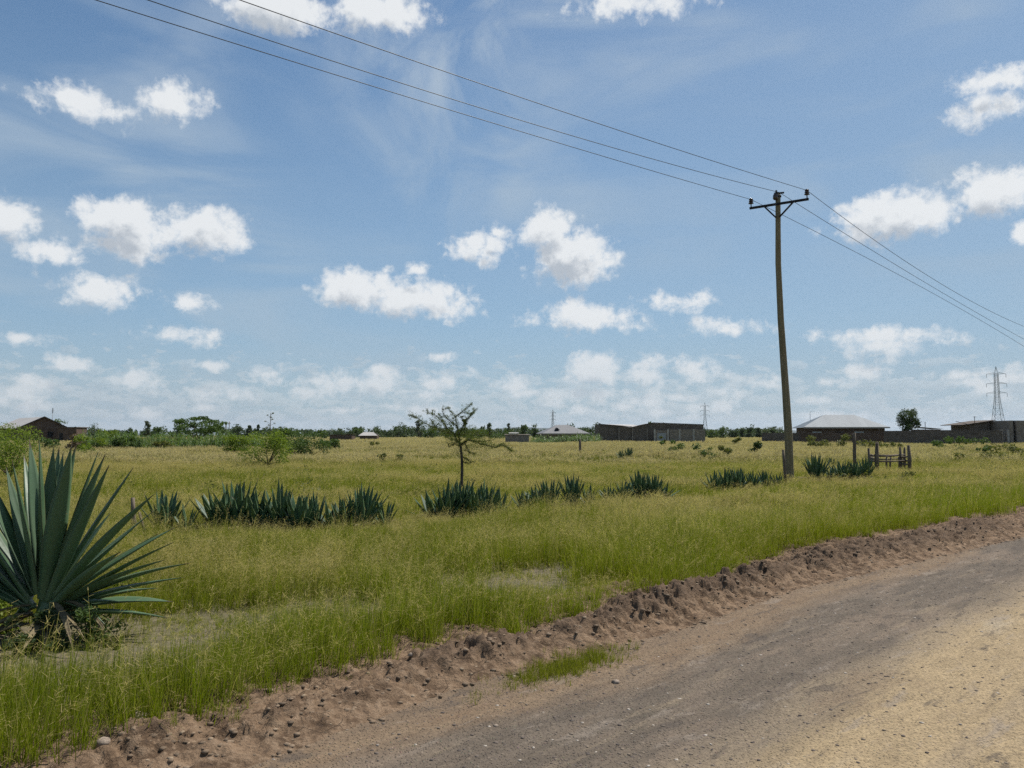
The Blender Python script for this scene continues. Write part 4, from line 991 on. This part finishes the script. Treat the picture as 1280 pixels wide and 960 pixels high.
# ================================================================== BUILDINGS
def stone_wall_mat(name, c1, c2, joint, sc=1.):
    m, k, out = newmat(name)
    tcn = k.n.new('ShaderNodeTexCoord'); v = tcn.outputs['Object']; n = k.noise(v, 1.2, 6, .6); n2 = k.noise(v, 9, 5, .7)
    sp_ = k.n.new('ShaderNodeSeparateXYZ'); k.l.new(v, sp_.inputs[0]); cb = k.n.new('ShaderNodeCombineXYZ')
    k.l.new(k.math('ADD', sp_.outputs[0], sp_.outputs[1]), cb.inputs[0]); k.l.new(sp_.outputs[2], cb.inputs[1])
    br = k.n.new('ShaderNodeTexBrick'); k.l.new(cb.outputs[0], br.inputs['Vector']); br.inputs['Scale'].default_value = 1.; br.inputs['Brick Width'].default_value = .42; br.inputs['Row Height'].default_value = .21; br.inputs['Mortar Size'].default_value = .014
    k.put(br.inputs['Color1'], (*c1, 1)); k.put(br.inputs['Color2'], (*c2, 1)); k.put(br.inputs['Mortar'], (*joint, 1))
    c = k.mix(k.ramp(n, .4, .65, 0, .45), br.outputs[0], tuple(a * .7 for a in c1)); c = k.mix(k.ramp(n2, .55, .75, 0, .4), c, joint)
    principled(k, out, c, .95, k.bump(k.math('ADD', k.math('MULTIPLY', n2, .5), k.math('MULTIPLY', br.outputs[1], -.5)), .6, .02), 0, .1); return m
STONE = stone_wall_mat('stone_block', (.105, .088, .075), (.15, .125, .105), (.20, .175, .15))
STONE2 = stone_wall_mat('stone_block_light', (.19, .165, .14), (.25, .215, .18), (.29, .255, .22))
BROWN = stone_wall_mat('brown_block', (.095, .066, .052), (.135, .092, .07), (.16, .13, .11))
CONC = rough_mat('concrete_post', (.30, .28, .25), (.38, .36, .33), 3, .9, .2)
DARK = rough_mat('dark_opening', (.012, .012, .014), (.02, .02, .022), 3, .6, .0)
GLASS = rough_mat('window_glass', (.25, .32, .38), (.35, .42, .48), 3, .12, .0, spec=.9)
WOOD = rough_mat('weathered_wood', (.10, .08, .06), (.18, .145, .11), 10, .95, .7, .02, stretch=(1, 1, .2))
POLEW = rough_mat('pole_wood', (.17, .145, .085), (.25, .21, .13), 3, .9, .7, .02, stretch=(6, 6, .5), c3=(.10, .085, .06))
STEEL = rough_mat('galvanised_steel', (.22, .24, .26), (.30, .32, .34), 4, .5, .0, metal=.5)
def sheet_mat(name, col, col2, rough=.4, metal=.6, period=.2, rust=None):
    m, k, out = newmat(name)
    tcn = k.n.new('ShaderNodeTexCoord'); v = tcn.outputs['Object']; sp_ = k.n.new('ShaderNodeSeparateXYZ'); k.l.new(v, sp_.inputs[0])
    wv = k.math('SINE', k.math('MULTIPLY', sp_.outputs[0], 2 * math.pi / period))
    n = k.noise(k.vmath('MULTIPLY', v, (1, .3, .3)), 1.3, 5, .6)
    st = k.math('SNAP', sp_.outputs[0], .9); wn = k.n.new('ShaderNodeTexWhiteNoise'); wn.noise_dimensions = '1D'; k.l.new(st, wn.inputs['W'])
    c = k.mix(k.math('MULTIPLY', wn.outputs[0], .6), col, col2); c = k.mix(k.ramp(n, .5, .7, 0, .6), c, rust or col2)
    principled(k, out, c, rough, k.bump(wv, .5, .02), metal, .4); return m
ZINC = sheet_mat('zinc_sheet', (.135, .16, .18), (.085, .105, .125), .6, .1)
ZINCL = sheet_mat('pale_zinc_sheet', (.42, .40, .38), (.34, .32, .30), .7, .05)
TILEG = sheet_mat('grey_roof_sheet', (.17, .17, .175), (.13, .13, .135), .7, .1)

def frame_at(px, Y, yaw, top=None):
    """local frame: origin on the ground, x along the facade"""
    x = (px - 640) / F * Y; return Vector((x, Y, 0)), yaw
def wall_box(mb, x0, x1, y0, y1, z0, z1): mb.box(((x0 + x1) / 2, (y0 + y1) / 2, (z0 + z1) / 2), (x1 - x0, y1 - y0, z1 - z0))
def roof_slab(mb, pts, th=.05):
    """thin roof sheet: polygon with thickness downwards"""
    n = len(pts); a = Vector(pts[1]) - Vector(pts[0]); b_ = Vector(pts[2]) - Vector(pts[0]); nn = a.cross(b_).normalized()
    if nn.z < 0: nn = -nn
    lo = [Vector(p) - nn * th for p in pts]; mb.add(list(pts) + lo, [tuple(range(n)), tuple(range(2 * n - 1, n - 1, -1))] + [(i, n + i, n + (i + 1) % n, (i + 1) % n) for i in range(n)])
def hip_roof(mb, L, W, he, hr, ov=.45, hipf=None):
    h = hipf if hipf is not None else W / 2
    A = [(-L / 2 - ov, -W / 2 - ov, he), (L / 2 + ov, -W / 2 - ov, he), (L / 2 + ov, W / 2 + ov, he), (-L / 2 - ov, W / 2 + ov, he)]
    r0 = (-L / 2 + h, 0, hr); r1 = (L / 2 - h, 0, hr)
    roof_slab(mb, [A[0], A[1], r1, r0]); roof_slab(mb, [A[1], A[2], r1]); roof_slab(mb, [A[2], A[3], r0, r1]); roof_slab(mb, [A[3], A[0], r0])

# hip roof house behind the wall (zinc)
o = empty('hip_roof_house', ((1048 - 640) / F * 134, 134, 0), -R(9)); tag(o, 'long low house with pale metal hip roof behind the perimeter wall', 'house')
mb = MB(); wall_box(mb, -6.3, 6.3, -4, 4, -.1, 2.95); mb.build('wall', BROWN, o)
mb = MB(); hip_roof(mb, 12.8, 8.2, 3.0, 5.25, .6, 3.9); mb.build('roof', ZINC, o)
mb = MB(); mb.bar((-6.9, -4.72, 2.97), (6.9, -4.72, 2.97), .05, .22); mb.build('fascia', CONC, o)
for xw in (-4.6, 2.2):
    mb = MB(); wall_box(mb, xw - .75, xw + .75, -4.06, -3.9, 1.45, 2.3); f = mb.build('window', GLASS, o)
    mb = MB(); [mb.bar((xw + a, -4.08, 1.45), (xw + a, -4.08, 2.3), .05) for a in (-.75, 0, .75)]; [mb.bar((xw - .78, -4.085, z), (xw + .78, -4.085, z), .05) for z in (1.44, 2.3)]; mb.build('window_frame', CONC, f)
mb = MB(); wall_box(mb, -1.4, -.3, -4.05, -3.9, 1.4, 2.25); mb.build('window', DARK, o)
mb = MB(); mb.tube([(-4.6, .6, 3.9), (-4.6, .6, 5.9)], .03, 5); mb.bar((-4.6, .6, 5.8), (-3.8, .6, 5.85), .025); mb.bar((-4.9, .6, 5.3), (-4.3, .6, 5.3), .02); mb.build('aerial', STEEL, o)

# perimeter wall : three runs
def wall_run(pa, pb, h, th, mat, lb, posts=0, name='perimeter_wall'):
    a = Vector(pa); b_ = Vector(pb); d = b_ - a; L = d.length; o = empty(name, a, math.atan2(d.y, d.x)); tag(o, lb, 'wall', 'perimeter walls')
    mb = MB(); g = random.Random(int(L * 100)); nseg = max(2, int(L / 3)); xs = [L * i / nseg for i in range(nseg + 1)]
    for i in range(nseg): wall_box(mb, xs[i] + (.001 if i else 0), xs[i + 1], -th / 2, th / 2, -.1, h + g.uniform(-.05, .05))
    mb.build('masonry', mat, o)
    for i in range(posts):
        mb = MB(); x = L * i / max(1, posts - 1); wall_box(mb, x - .13, x + .13, -th / 2 - .06, -th / 2 + .0, -.1, h + .1); mb.build('post', CONC, o)
    return o
def G(px, Y): return ((px - 640) / F * Y, Y, 0)
wall_run(G(952, 150), G(1003, 136), 2.15, .2, STONE, 'low dark wall stretch between the far trees and hip roof house')
wall_run(G(1001, 122), G(1104, 117), 2.1, .2, BROWN, 'dark stone wall stretch in front of the hip roof house')
wall_run(G(1104, 116), G(1252, 106), 2.4, .2, STONE, 'long dark stone wall stretch below the round tree')
# building at the picture edge
o = empty('block_house', G(1256, 110)); tag(o, 'dark unfinished block house with sloping top edge below the large pylon', 'house')
mb = MB(); x0 = (1197 - 640) / F * 116 - o.location.x; x1 = 10.
pr = [(x0, 0), (x1, 0), (x1, 7), (x0, 7)]
vs = []; zl = {0: 3.15, 1: 3.85}
def sloped(mb, xa, xb, ya, yb, za, zb): mb.add([(xa, ya, -.1), (xb, ya, -.1), (xb, yb, -.1), (xa, yb, -.1), (xa, ya, za), (xb, ya, zb), (xb, yb, zb), (xa, yb, za)], [(0, 1, 5, 4), (1, 2, 6, 5), (2, 3, 7, 6), (3, 0, 4, 7), (4, 5, 6, 7), (3, 2, 1, 0)])
sloped(mb, x0 + .6, .2, 4, 9, 3.2, 3.85); mb.build('rear_wall', STONE, o)
mb = MB(); sloped(mb, .6, 1.1, 0, 9, 3.8, 3.8); sloped(mb, 1.55, 9, 0, 9, 3.8, 3.7); mb.build('front_wall', STONE2, o)
mb = MB(); roof_slab(mb, [(x0 - .8, 3.4, 3.25), (.8, 3.4, 3.95), (.8, 9.4, 3.95), (x0 - .8, 9.4, 3.25)], .08); mb.build('roof', STONE, o)
mb = MB(); wall_box(mb, 1.12, 1.53, .4, 1.0, -.1, 3.75); mb.build('doorway', DARK, o)
for xx in (-.6, .35): 
    mb = MB(); wall_box(mb, xx - .12, xx + .12, -.1, .12, -.1, 2.5); mb.build('gate_post', CONC, o)
mb = MB(); mb.tube([(x0 + 1.3, 4, 3.2), (x0 + 1.3, 4, 4.5)], .04, 5); mb.bar((x0 + 1.1, 4, 4.4), (x0 + 1.6, 4, 4.4), .04); mb.build('vent_pipe', DARK, o)
mb = MB(); mb.bar((x0 - 1.8, 3.5, 3.75), (x0 + .4, 3.5, 3.2), .06); mb.bar((x0 - .4, 3.5, 3.1), (x0 + .3, 3.5, 2.5), .06); mb.build('roof_batten', WOOD, o)
# shed roof behind the wall
o = empty('shed', G(1163, 128)); tag(o, 'small shed with white metal roof peeping over the long wall', 'shed')
mb = MB(); wall_box(mb, -1.8, 1.6, 0, 3, -.1, 2.65); mb.build('wall', BROWN, o)
mb = MB(); roof_slab(mb, [(-1.7, -.3, 3.05), (1.9, -.3, 2.75), (1.9, 3.3, 2.75), (-1.7, 3.3, 3.05)]); mb.build('roof', ZINCL, o)
mb = MB(); mb.tube([(-.7, .5, 2.6), (-.7, .5, 3.9)], .05, 6); mb.build('chimney', DARK, o)

# long block building in the middle
Yc = 142
o = empty('block_building', G(815, Yc)); tag(o, 'long roofless looking grey block building with uneven top edge', 'building')
def bx(px): return (px - 815) / F * Yc
mb = MB()
sloped(mb, bx(750), bx(775), 1.6, 9, 3.75, 3.5); sloped(mb, bx(775) + .002, bx(791), 1.4, 9, 3.5, 3.15); sloped(mb, bx(791) + .002, bx(817), 1.2, 9, 3.15, 3.95); sloped(mb, bx(817) + .002, bx(881), 1.2, 9, 3.95, 3.6); mb.build('rear_wall', STONE, o)
mb = MB(); roof_slab(mb, [(bx(762), 1.3, 3.68), (bx(790), 1.1, 3.22), (bx(800), 1.1, 3.42), (bx(800), 8, 3.75), (bx(762), 8, 3.85)], .06); mb.build('roof', ZINCL, o)
mb = MB(); mb.bar((bx(749.5), 1.5, 3.78), (bx(791), 1.3, 3.32), .12, .1); mb.bar((bx(791), 1.1, 3.2), (bx(817), 1.1, 4.0), .12, .1); mb.bar((bx(817), 1.05, 4.02), (bx(881.5), 1.05, 3.66), .14, .12); mb.build('roof_edge', DARK, o)
mb = MB(); wall_box(mb, bx(817), bx(835), 0, .2, -.1, 2.6); wall_box(mb, bx(836.5), bx(881), 0, .2, -.1, 2.75); mb.build('front_wall', STONE2, o)
for px in (774.5, 791.5, 810):
    mb = MB(); wall_box(mb, bx(px) - .1, bx(px) + .1, 1.05, 1.25, -.1, 3.1); mb.build('pillar', STONE2, o)
for px in (818, 834.5, 849, 866.5):
    mb = MB(); wall_box(mb, bx(px) - .16, bx(px) + .16, -.12, .02, -.1, 2.85); mb.build('pillar', CONC, o)
mb = MB(); wall_box(mb, bx(821), bx(832), -.04, .0, -.1, 2.1); mb.build('gate', STEEL, o)
# hip roof house in the middle distance
o = empty('hip_roof_house', G(703, 160), R(8)); tag(o, 'grey roofed hip house behind the bright maize patch', 'house')
mb = MB(); wall_box(mb, -4.3, 4.3, -3.4, 3.4, -.1, 2.0); mb.build('wall', STONE2, o)
mb = MB(); hip_roof(mb, 8.8, 7, 2.05, 3.85, .55, 3.2); mb.build('roof', TILEG, o)
mb = MB(); mb.bar((-4.95, -4.1, 1.98), (4.95, -4.1, 1.98), .05, .2); mb.build('fascia', CONC, o)
mb = MB(); mb.add([(-2.3, -2.9, 2.75), (-1.1, -2.9, 2.75), (-1.7, -2.9, 3.25), (-1.7, -1.2, 3.25)], [(0, 1, 2), (0, 2, 3), (1, 3, 2), (0, 3, 1)]); mb.build('dormer', DARK, o)
# small stone shed
o = empty('stone_shed', G(647, 128), R(4)); tag(o, 'small flat stone shed under the oval eucalyptus', 'shed')
mb = MB(); wall_box(mb, -1.9, 1.9, 0, 2.5, -.1, 1.75); mb.build('wall', STONE2, o)
mb = MB(); roof_slab(mb, [(-1.3, .2, 2.05), (.2, .2, 2.05), (.3, 2, 2.15), (-1.4, 2, 2.15)]); mb.build('roof', ZINCL, o)
mb = MB(); roof_slab(mb, [(-2.1, -.15, 1.8), (2.1, -.15, 1.8), (2.1, 2.7, 1.86), (-2.1, 2.7, 1.86)], .05); mb.build('roof_slab', STONE2, o)
# brown shed and white roof house farther left
o = empty('brown_shed', G(424, 180), R(-5)); tag(o, 'low brown block shed on the skyline beyond the rounded bush', 'shed')
mb = MB(); wall_box(mb, -2.2, 3.1, 0, 3, -.1, 1.75); wall_box(mb, 1.5, 3.1, -.1, 0 - .002, -.1, 1.9); mb.build('wall', BROWN, o)
mb = MB(); roof_slab(mb, [(-2.4, -.3, 1.82), (3.3, -.3, 2.0), (3.3, 3.2, 2.0), (-2.4, 3.2, 1.82)]); mb.build('roof', BROWN, o)
o = empty('white_roof_house', G(459, 200)); tag(o, 'tiny house with white metal roof on the skyline', 'house')
mb = MB(); wall_box(mb, -1.9, 2.6, 0, 3, -.1, 1.55); mb.build('wall', BROWN, o)
mb = MB(); roof_slab(mb, [(-2.2, -.4, 1.6), (2.9, -.4, 1.6), (1.4, 1.5, 2.5), (-1.2, 1.5, 2.5)]); roof_slab(mb, [(2.9, 3.4, 1.6), (-2.2, 3.4, 1.6), (-1.2, 1.5, 2.5), (1.4, 1.5, 2.5)]); mb.build('roof', ZINCL, o)
# gable house
apx = at(55, 521, 150); far_ = at(24, 522.7, 163); rd = Vector((far_.x - apx.x, far_.y - apx.y, 0)); Lh = rd.length; rd.normalize()
o = empty('gable_house', (apx.x, apx.y, 0), math.atan2(rd.y, rd.x)); tag(o, 'dark gable house with pale metal roof behind the maize', 'house')
hr, he, hw = apx.z, 3.2, 3.9
mb = MB(); mb.add([(0, -hw, -.1), (0, hw, -.1), (0, hw, he), (0, 0, hr - .1), (0, -hw, he), (Lh, -hw, -.1), (Lh, hw, -.1), (Lh, hw, he), (Lh, 0, hr - .1), (Lh, -hw, he)], [(0, 4, 3, 2, 1), (5, 6, 7, 8, 9), (0, 5, 9, 4), (1, 2, 7, 6), (4, 9, 8, 3), (2, 3, 8, 7)]); mb.build('wall', BROWN, o)
mb = MB(); roof_slab(mb, [(-.3, 0, hr), (Lh + .3, 0, hr), (Lh + .3, hw + .5, he - .15), (-.3, hw + .5, he - .15)], .06); roof_slab(mb, [(Lh + .3, 0, hr), (-.3, 0, hr), (-.3, -hw - .5, he - .15), (Lh + .3, -hw - .5, he - .15)], .06); mb.build('roof', ZINCL, o)
mb = MB(); mb.bar((-.35, 0, hr + .02), (-.35, hw + .5, he - .12), .08, .16); mb.bar((-.35, 0, hr + .02), (-.35, -hw - .5, he - .12), .08, .16); mb.build('barge_board', DARK, o)
for yy in (-1.2, 1.4):
    mb = MB(); wall_box(mb, -.05, .05, yy - .5, yy + .5, 1.3, 2.4); mb.build('window', DARK, o)
o2 = empty('lean_to_shed', G(86, 148), R(3)); tag(o2, 'flat roofed block annex standing against the gable house', 'shed')
mb = MB(); wall_box(mb, -1.9, 1.6, 0, 4, -.1, 3.15); mb.build('wall', BROWN, o2)
mb = MB(); wall_box(mb, -2.1, 1.75, -.2, 4.1, 3.16, 3.28); mb.build('roof', STONE, o2)
mb = MB(); wall_box(mb, -1.6, -.9, -.05, .0, -.1, 2.1); mb.build('door', DARK, o2)
o = empty('aerial_mast', G(66, 156)); tag(o, 'thin aerial mast rising behind the gable roof', 'mast')
mb = MB(); mb.tube([(0, 0, 0), (0, 0, 6.9)], .05, 6); mb.build('pole', STEEL, o)
mb = MB(); mb.bar((-.25, 0, 6.6), (.25, 0, 6.6), .05); mb.bar((-.2, 0, 6.2), (.2, 0, 6.2), .05); mb.bar((0, 0, 6.15), (0, 0, 7.2), .13); mb.build('aerial', STEEL, o)
# twin poles and small posts on the skyline
for px, tpx, Y, lb in [(283, 527, 230, 'thicker of the twin poles beyond the maize band'), (287, 527, 230, 'thinner of the twin poles beyond the maize band')]:
    o = empty('timber_pole', G(px, Y)); tag(o, lb, 'pole', 'twin poles on the skyline'); z = at(px, tpx, Y).z
    mb = MB(); mb.tube([(0, 0, 0), (0, 0, z)], .16 if px == 283 else .11, 6); mb.build('shaft', WOOD, o); mb = MB(); mb.bar((-.5, 0, z - .5), (.5, 0, z - .5), .12); mb.build('crossarm', WOOD, o)
def flower_stalk(px, tpx, Y, lb, seed):
    o = empty('flower_stalk', G(px, Y)); tag(o, lb, 'agave stalk'); z = at(px, tpx, Y).z; mb = MB(); mb.tube([(0, 0, 0), (.05, 0, z)], [.06, .03], 6); r_ = random.Random(seed); cen = []
    for i in range(9):
        h = z * (.5 + .5 * i / 9); a = i * 2.4; e = Vector((math.cos(a) * .7 * (1.2 - i / 10), math.sin(a) * .7, h + .2)); mb.tube([(0, 0, h - .1), e], [.02, .015], 4); cen.append(e[:])
    mb.build('stem', BARK, o); V, Q = leaf_cloud(cen, [.16] * len(cen), 200, .07, seed); link('foliage', mesh_np('foliage', V, Q), GREEN['olive'], o)
flower_stalk(338, 516, 95, 'thin agave flower stalk rising behind the yellow green thorn bush', 2)

# pylons
def pylon(px, top, Y, lb, rz, thick):
    x = (px - 640) / F * Y; H = at(px, top, Y).z; o = empty('pylon', (x, Y, 0), rz); tag(o, lb, 'pylon', 'lattice power pylons')
    mb = MB(); wb = H * .085; wt = H * .022; zs = [0, .12, .23, .33, .42, .50, .57, .64, .71, .78, .84, .90]
    def wz(f): return wb + (wt * 1.25 - wb) * min(1, f / .55) if f < .55 else wt * 1.25 - (wt * .45) * (f - .55) / .45
    cn = lambda f: [Vector((sx * wz(f), sy * wz(f), f * H)) for sx, sy in ((-1, -1), (1, -1), (1, 1), (-1, 1))]
    for a, b_ in zip(zs[:-1], zs[1:]):
        A, B = cn(a), cn(b_)
        for i in range(4):
            mb.bar(A[i], B[i], thick * 1.6); mb.bar(A[i], B[(i + 1) % 4], thick * .8); mb.bar(A[(i + 1) % 4], B[i], thick * .8); mb.bar(B[i], B[(i + 1) % 4], thick * .8)
    for c_ in cn(.90): mb.bar(c_, (0, 0, H), thick * 1.2)
    mb.build('tower', STEEL, o)
    for f, L in ((.63, .125), (.76, .125), (.895, .12)):
        mb = MB()
        for sx in (-1, 1):
            e = Vector((sx * L * H, 0, f * H)); 
            for c_ in (Vector((sx * wt, -wt, f * H)), Vector((sx * wt, wt, f * H)), Vector((sx * wt, -wt, f * H + H * .022)), Vector((sx * wt, wt, f * H + H * .022))): mb.bar(c_, e, thick)
        a_ = mb.build('crossarm', STEEL, o)
        for sx in (-1, 1):
            mb = MB(); mb.tube([(sx * L * H, 0, f * H), (sx * L * H, 0, f * H - H * .05)], thick * .9, 6); mb.build('insulator', DARK, a_)
pylon(1247, 458, 370, 'tall lattice pylon standing above the dark block house', R(-14), .085)
pylon(881, 503, 780, 'distant lattice pylon behind the corner of the long block building', R(-10), .12)
pylon(691, 512, 1000, 'faint far lattice pylon above the grey hip roof', R(30), .13)

# posts in the field
def post(px, foot, top, r_, lb, lean=0., name='wooden_post', g_=.3):
    Y = Yb(foot, g_); p0 = at(px, foot, Y); p0.z = hz(p0.x, p0.y) if Y < 60 else 0; p1 = at(px + lean, top, Y) - p0
    mb = MB(); mb.tube([(0, 0, -.1), p1 * .35 + Vector((.01, 0, 0)), p1 * .7, p1], [r_, r_ * .95, r_ * .85, r_ * .75], 8, .25, int(px)); o = mb.build(name, WOOD, None, p0); tag(o, lb, 'post', 'wooden posts in the field'); return o
post(725, 568, 549, .1, 'short dark post alone in the grass below the hip roof house')
post(1068, 580, 541, .09, 'tall lone post standing between utility pole and wooden pen')
post(982, 600, 562, .05, 'thin stick leaning beside the foot of the utility pole', -3)
post(168, 664, 622, .04, 'weathered stump between big agave and the first hedge sisal', -2, g_=.2)
post(186, 674, 640, .022, 'thin grey stick leaning by the weathered stump', -12, g_=.2)
# cattle pen
PY = Yb(587, .25)
o = empty('wooden_pen', at(1110, 590, PY)); o.location.z = hz(o.location.x, o.location.y); tag(o, 'small rough wooden livestock pen of crooked posts beside the hedge', 'pen')
def pp(cx, cy, dy=0): return at(980 + cx / 6.4, 500 + cy / 6.4, PY + dy) - o.location
for (cx, top, dy, r_, lx) in [(677, 385, 0, .055, 0), (742, 335, .0, .085, 3), (935, 375, .7, .06, -8), (968, 378, 1.3, .055, -4), (1003, 362, 0, .075, -8), (700, 430, 1.6, .05, 0), (822, 448, .3, .04, 0), (850, 455, .6, .04, 4), (921, 452, 1.7, .06, 0)]:
    a = pp(cx, 560, dy); a.z = -.05; t_ = pp(cx + lx, top, dy); mb = MB(); mid_ = a.lerp(t_, .55) + Vector((.02 * (1 if cx % 2 else -1), 0, 0)); mb.tube([a, mid_, t_], [r_, r_, r_ * .75], 8, .25, cx); mb.build('post', WOOD, o)
for (a, b_, da, db, r_) in [((680, 442), (742, 440), 0, 0, .05), ((745, 447), (960, 436), .1, .9, .05), ((680, 488), (985, 484), 0, .2, .035), ((930, 455), (1005, 448), .7, 0, .045), ((920, 487), (1005, 482), .7, 0, .045), ((925, 505), (1000, 515), .7, 0, .045), ((700, 478), (742, 486), 1.5, 0, .045), ((700, 470), (921, 470), 1.6, 1.7, .035), ((695, 455), (742, 470), 1.6, .1, .04)]:
    mb = MB(); A, B = pp(*a, da), pp(*b_, db); mb.tube([A, A.lerp(B, .5) + Vector((0, 0, -.03)), B], [r_, r_ * .9, r_ * .7], 7, .25, int(a[1])); mb.build('rail', WOOD, o)

# ------------------------------------------------------------------ UTILITY POLE AND WIRES
PYL = Yb(597, .3)
pts = [at(px, py, PYL) for px, py in [(987.5, 600), (985.5, 540), (981.5, 480), (976, 400), (972.8, 330), (972.5, 243)]]
pts[0].z = -.3
ub = Vector((pts[0].x, pts[0].y, 0)); pole = empty('utility_pole', ub); tag(pole, 'slightly bent wooden utility pole carrying three wires', 'utility pole')
fine_pts = []; 
for a, b_ in zip(pts[:-1], pts[1:]):
    for q in range(4): fine_pts.append(a.lerp(b_, q / 4) - ub)
fine_pts.append(pts[-1] - ub)
mb = MB(); nf = len(fine_pts); mb.tube(fine_pts, [.138 - .058 * (i / (nf - 1)) for i in range(nf)], 14, .05, 2); mb.build('shaft', POLEW, pole)
top = pts[-1] - ub
mb = MB(); mb.tube([top + Vector((0, 0, -.10)), top + Vector((0, 0, -.04))], .105, 12); mb.build('strap', DARK, pole)
AD = Vector((.84, -.54, 0)).normalized()
ctr = top + Vector((0, 0, -.36)) + Vector((-AD.y, AD.x, 0)) * -.12
e1 = ctr - AD * .92; e2 = ctr + AD * 1.0
mb = MB(); mb.bar(e1, e2, .055, .075); arm = mb.build('crossarm', DARK, pole)
for s_ in (-1, 1):
    mb = MB(); mb.bar(ctr + AD * (.42 if s_ < 0 else .5) * s_ + Vector((0, 0, -.03)), ctr + AD * .06 * s_ + Vector((0, 0, -.45)), .035, .05); mb.build('brace', DARK, pole)
CER = rough_mat('brown_porcelain', (.03, .018, .016), (.045, .03, .025), 5, .25, 0, spec=.6)
def insulator(p, n=3):
    mb = MB(); mb.tube([p, p + Vector((0, 0, .12))], .018, 6)
    z = .1
    for i in range(n):
        mb.tube([p + Vector((0, 0, z)), p + Vector((0, 0, z + .015)), p + Vector((0, 0, z + .05)), p + Vector((0, 0, z + .065))], [.05, .095 - .012 * i, .06, .045], 12); z += .062
    mb.build('insulator', CER, pole); return ub + p + Vector((0, 0, z - .03))
iL = insulator(e1 + AD * .05 + Vector((0, 0, .045))); iR = insulator(e2 - AD * .05 + Vector((0, 0, .045)))
mb = MB(); mb.bar(top + Vector((-.13, 0, .03)), top + Vector((.2, 0, .06)), .05, .05); mb.bar(top + Vector((-.1, -.12, -.1)), top + Vector((-.1, -.12, .1)), .05); mb.build('top_bracket', DARK, pole)
mb = MB(); mb.tube([top + Vector((-.12, -.1, -.22)), top + Vector((-.12, -.1, -.18)), top + Vector((-.12, -.1, -.05)), top + Vector((-.12, -.1, 0))], [.05, .09, .08, .04], 10); mb.build('insulator', CER, pole)
iC = ub + top + Vector((0, -.1, .04))
WIRE = rough_mat('aluminium_wire', (.045, .05, .055), (.06, .065, .07), 4, .5, 0, metal=.3)
WR = {'L': [(iL), (640, 161), (120, 0), (1100, 331), (1280, 433)], 'C': [(iC), (640, 147), (185, 0), (1100, 319), (1280, 424)], 'R': [(iR), (640, 118), (300, 0), (1100, 305), (1280, 408)]}
def span(I, azim, pa, pb, L, nseg=60):
    """parabolic span from insulator I along heading azim that passes the two sighted rows"""
    dx, dy = math.sin(azim), math.cos(azim); res = []
    for (px, py) in (pa, pb):
        r_ = ray(px, py); kx = r_[0] / r_[1]
        t = (kx * I.y - I.x) / (dx - kx * dy); Yp = I.y + dy * t; res.append((t, at(px, py, Yp).z))
    (t1, z1), (t2, z2) = res
    # z = I.z + a t + b t^2
    b2 = ((z2 - I.z) / t2 - (z1 - I.z) / t1) / (t2 - t1); a2 = (z1 - I.z) / t1 - b2 * t1
    print('span', azim, 't', t1, t2, 'a', a2, 'b', b2)
    return [Vector((I.x + dx * t, I.y + dy * t, I.z + a2 * t + b2 * t * t)) for t in [L * i / nseg for i in range(nseg + 1)]]
for key, lb in (('L', 'thin black wire fixed to the lower far insulator of the pole'), ('C', 'thin black wire fixed to the very top of the pole'), ('R', 'thin black wire fixed to the higher near insulator of the pole')):
    I, p1, p2, p3, p4 = WR[key]
    back = span(I, math.radians(180 + 50), p1, p2, 40); fwd = span(I, math.radians(49), p3, p4, 62)
    mb = MB(); mb.tube(back[::-1] + fwd[1:], .0085, 5); o = mb.build('overhead_wire', WIRE); tag(o, lb, 'wire', 'overhead wires')

# ------------------------------------------------------------------ HAZE
if USE_HAZE:
    m, k, out = newmat('haze_air')
    pv = k.n.new('ShaderNodeVolumePrincipled'); pv.inputs['Color'].default_value = (.80, .88, 1, 1); pv.inputs['Density'].default_value = 3.5e-5; pv.inputs['Anisotropy'].default_value = .3
    k.l.new(pv.outputs[0], out.inputs['Volume'])
    mb = MB(); mb.box((0, 0, 148), (36000, 36000, 304)); o = mb.build('haze', m); tag(o, kind='stuff')

# ------------------------------------------------------------------ render settings
scene.render.engine = 'CYCLES'
cy = scene.cycles
cy.use_denoising = False
try: cy.denoiser = 'OPENIMAGEDENOISE'
except Exception: pass
cy.max_bounces = 6; cy.diffuse_bounces = 3; cy.glossy_bounces = 2; cy.transmission_bounces = 4; cy.volume_bounces = 0; cy.transparent_max_bounces = 4
cy.use_adaptive_sampling = True; cy.adaptive_threshold = .015
cy.caustics_reflective = False; cy.caustics_refractive = False
scene.view_settings.view_transform = 'Standard'; scene.view_settings.look = 'None'; scene.view_settings.exposure = .22; scene.view_settings.gamma = 1
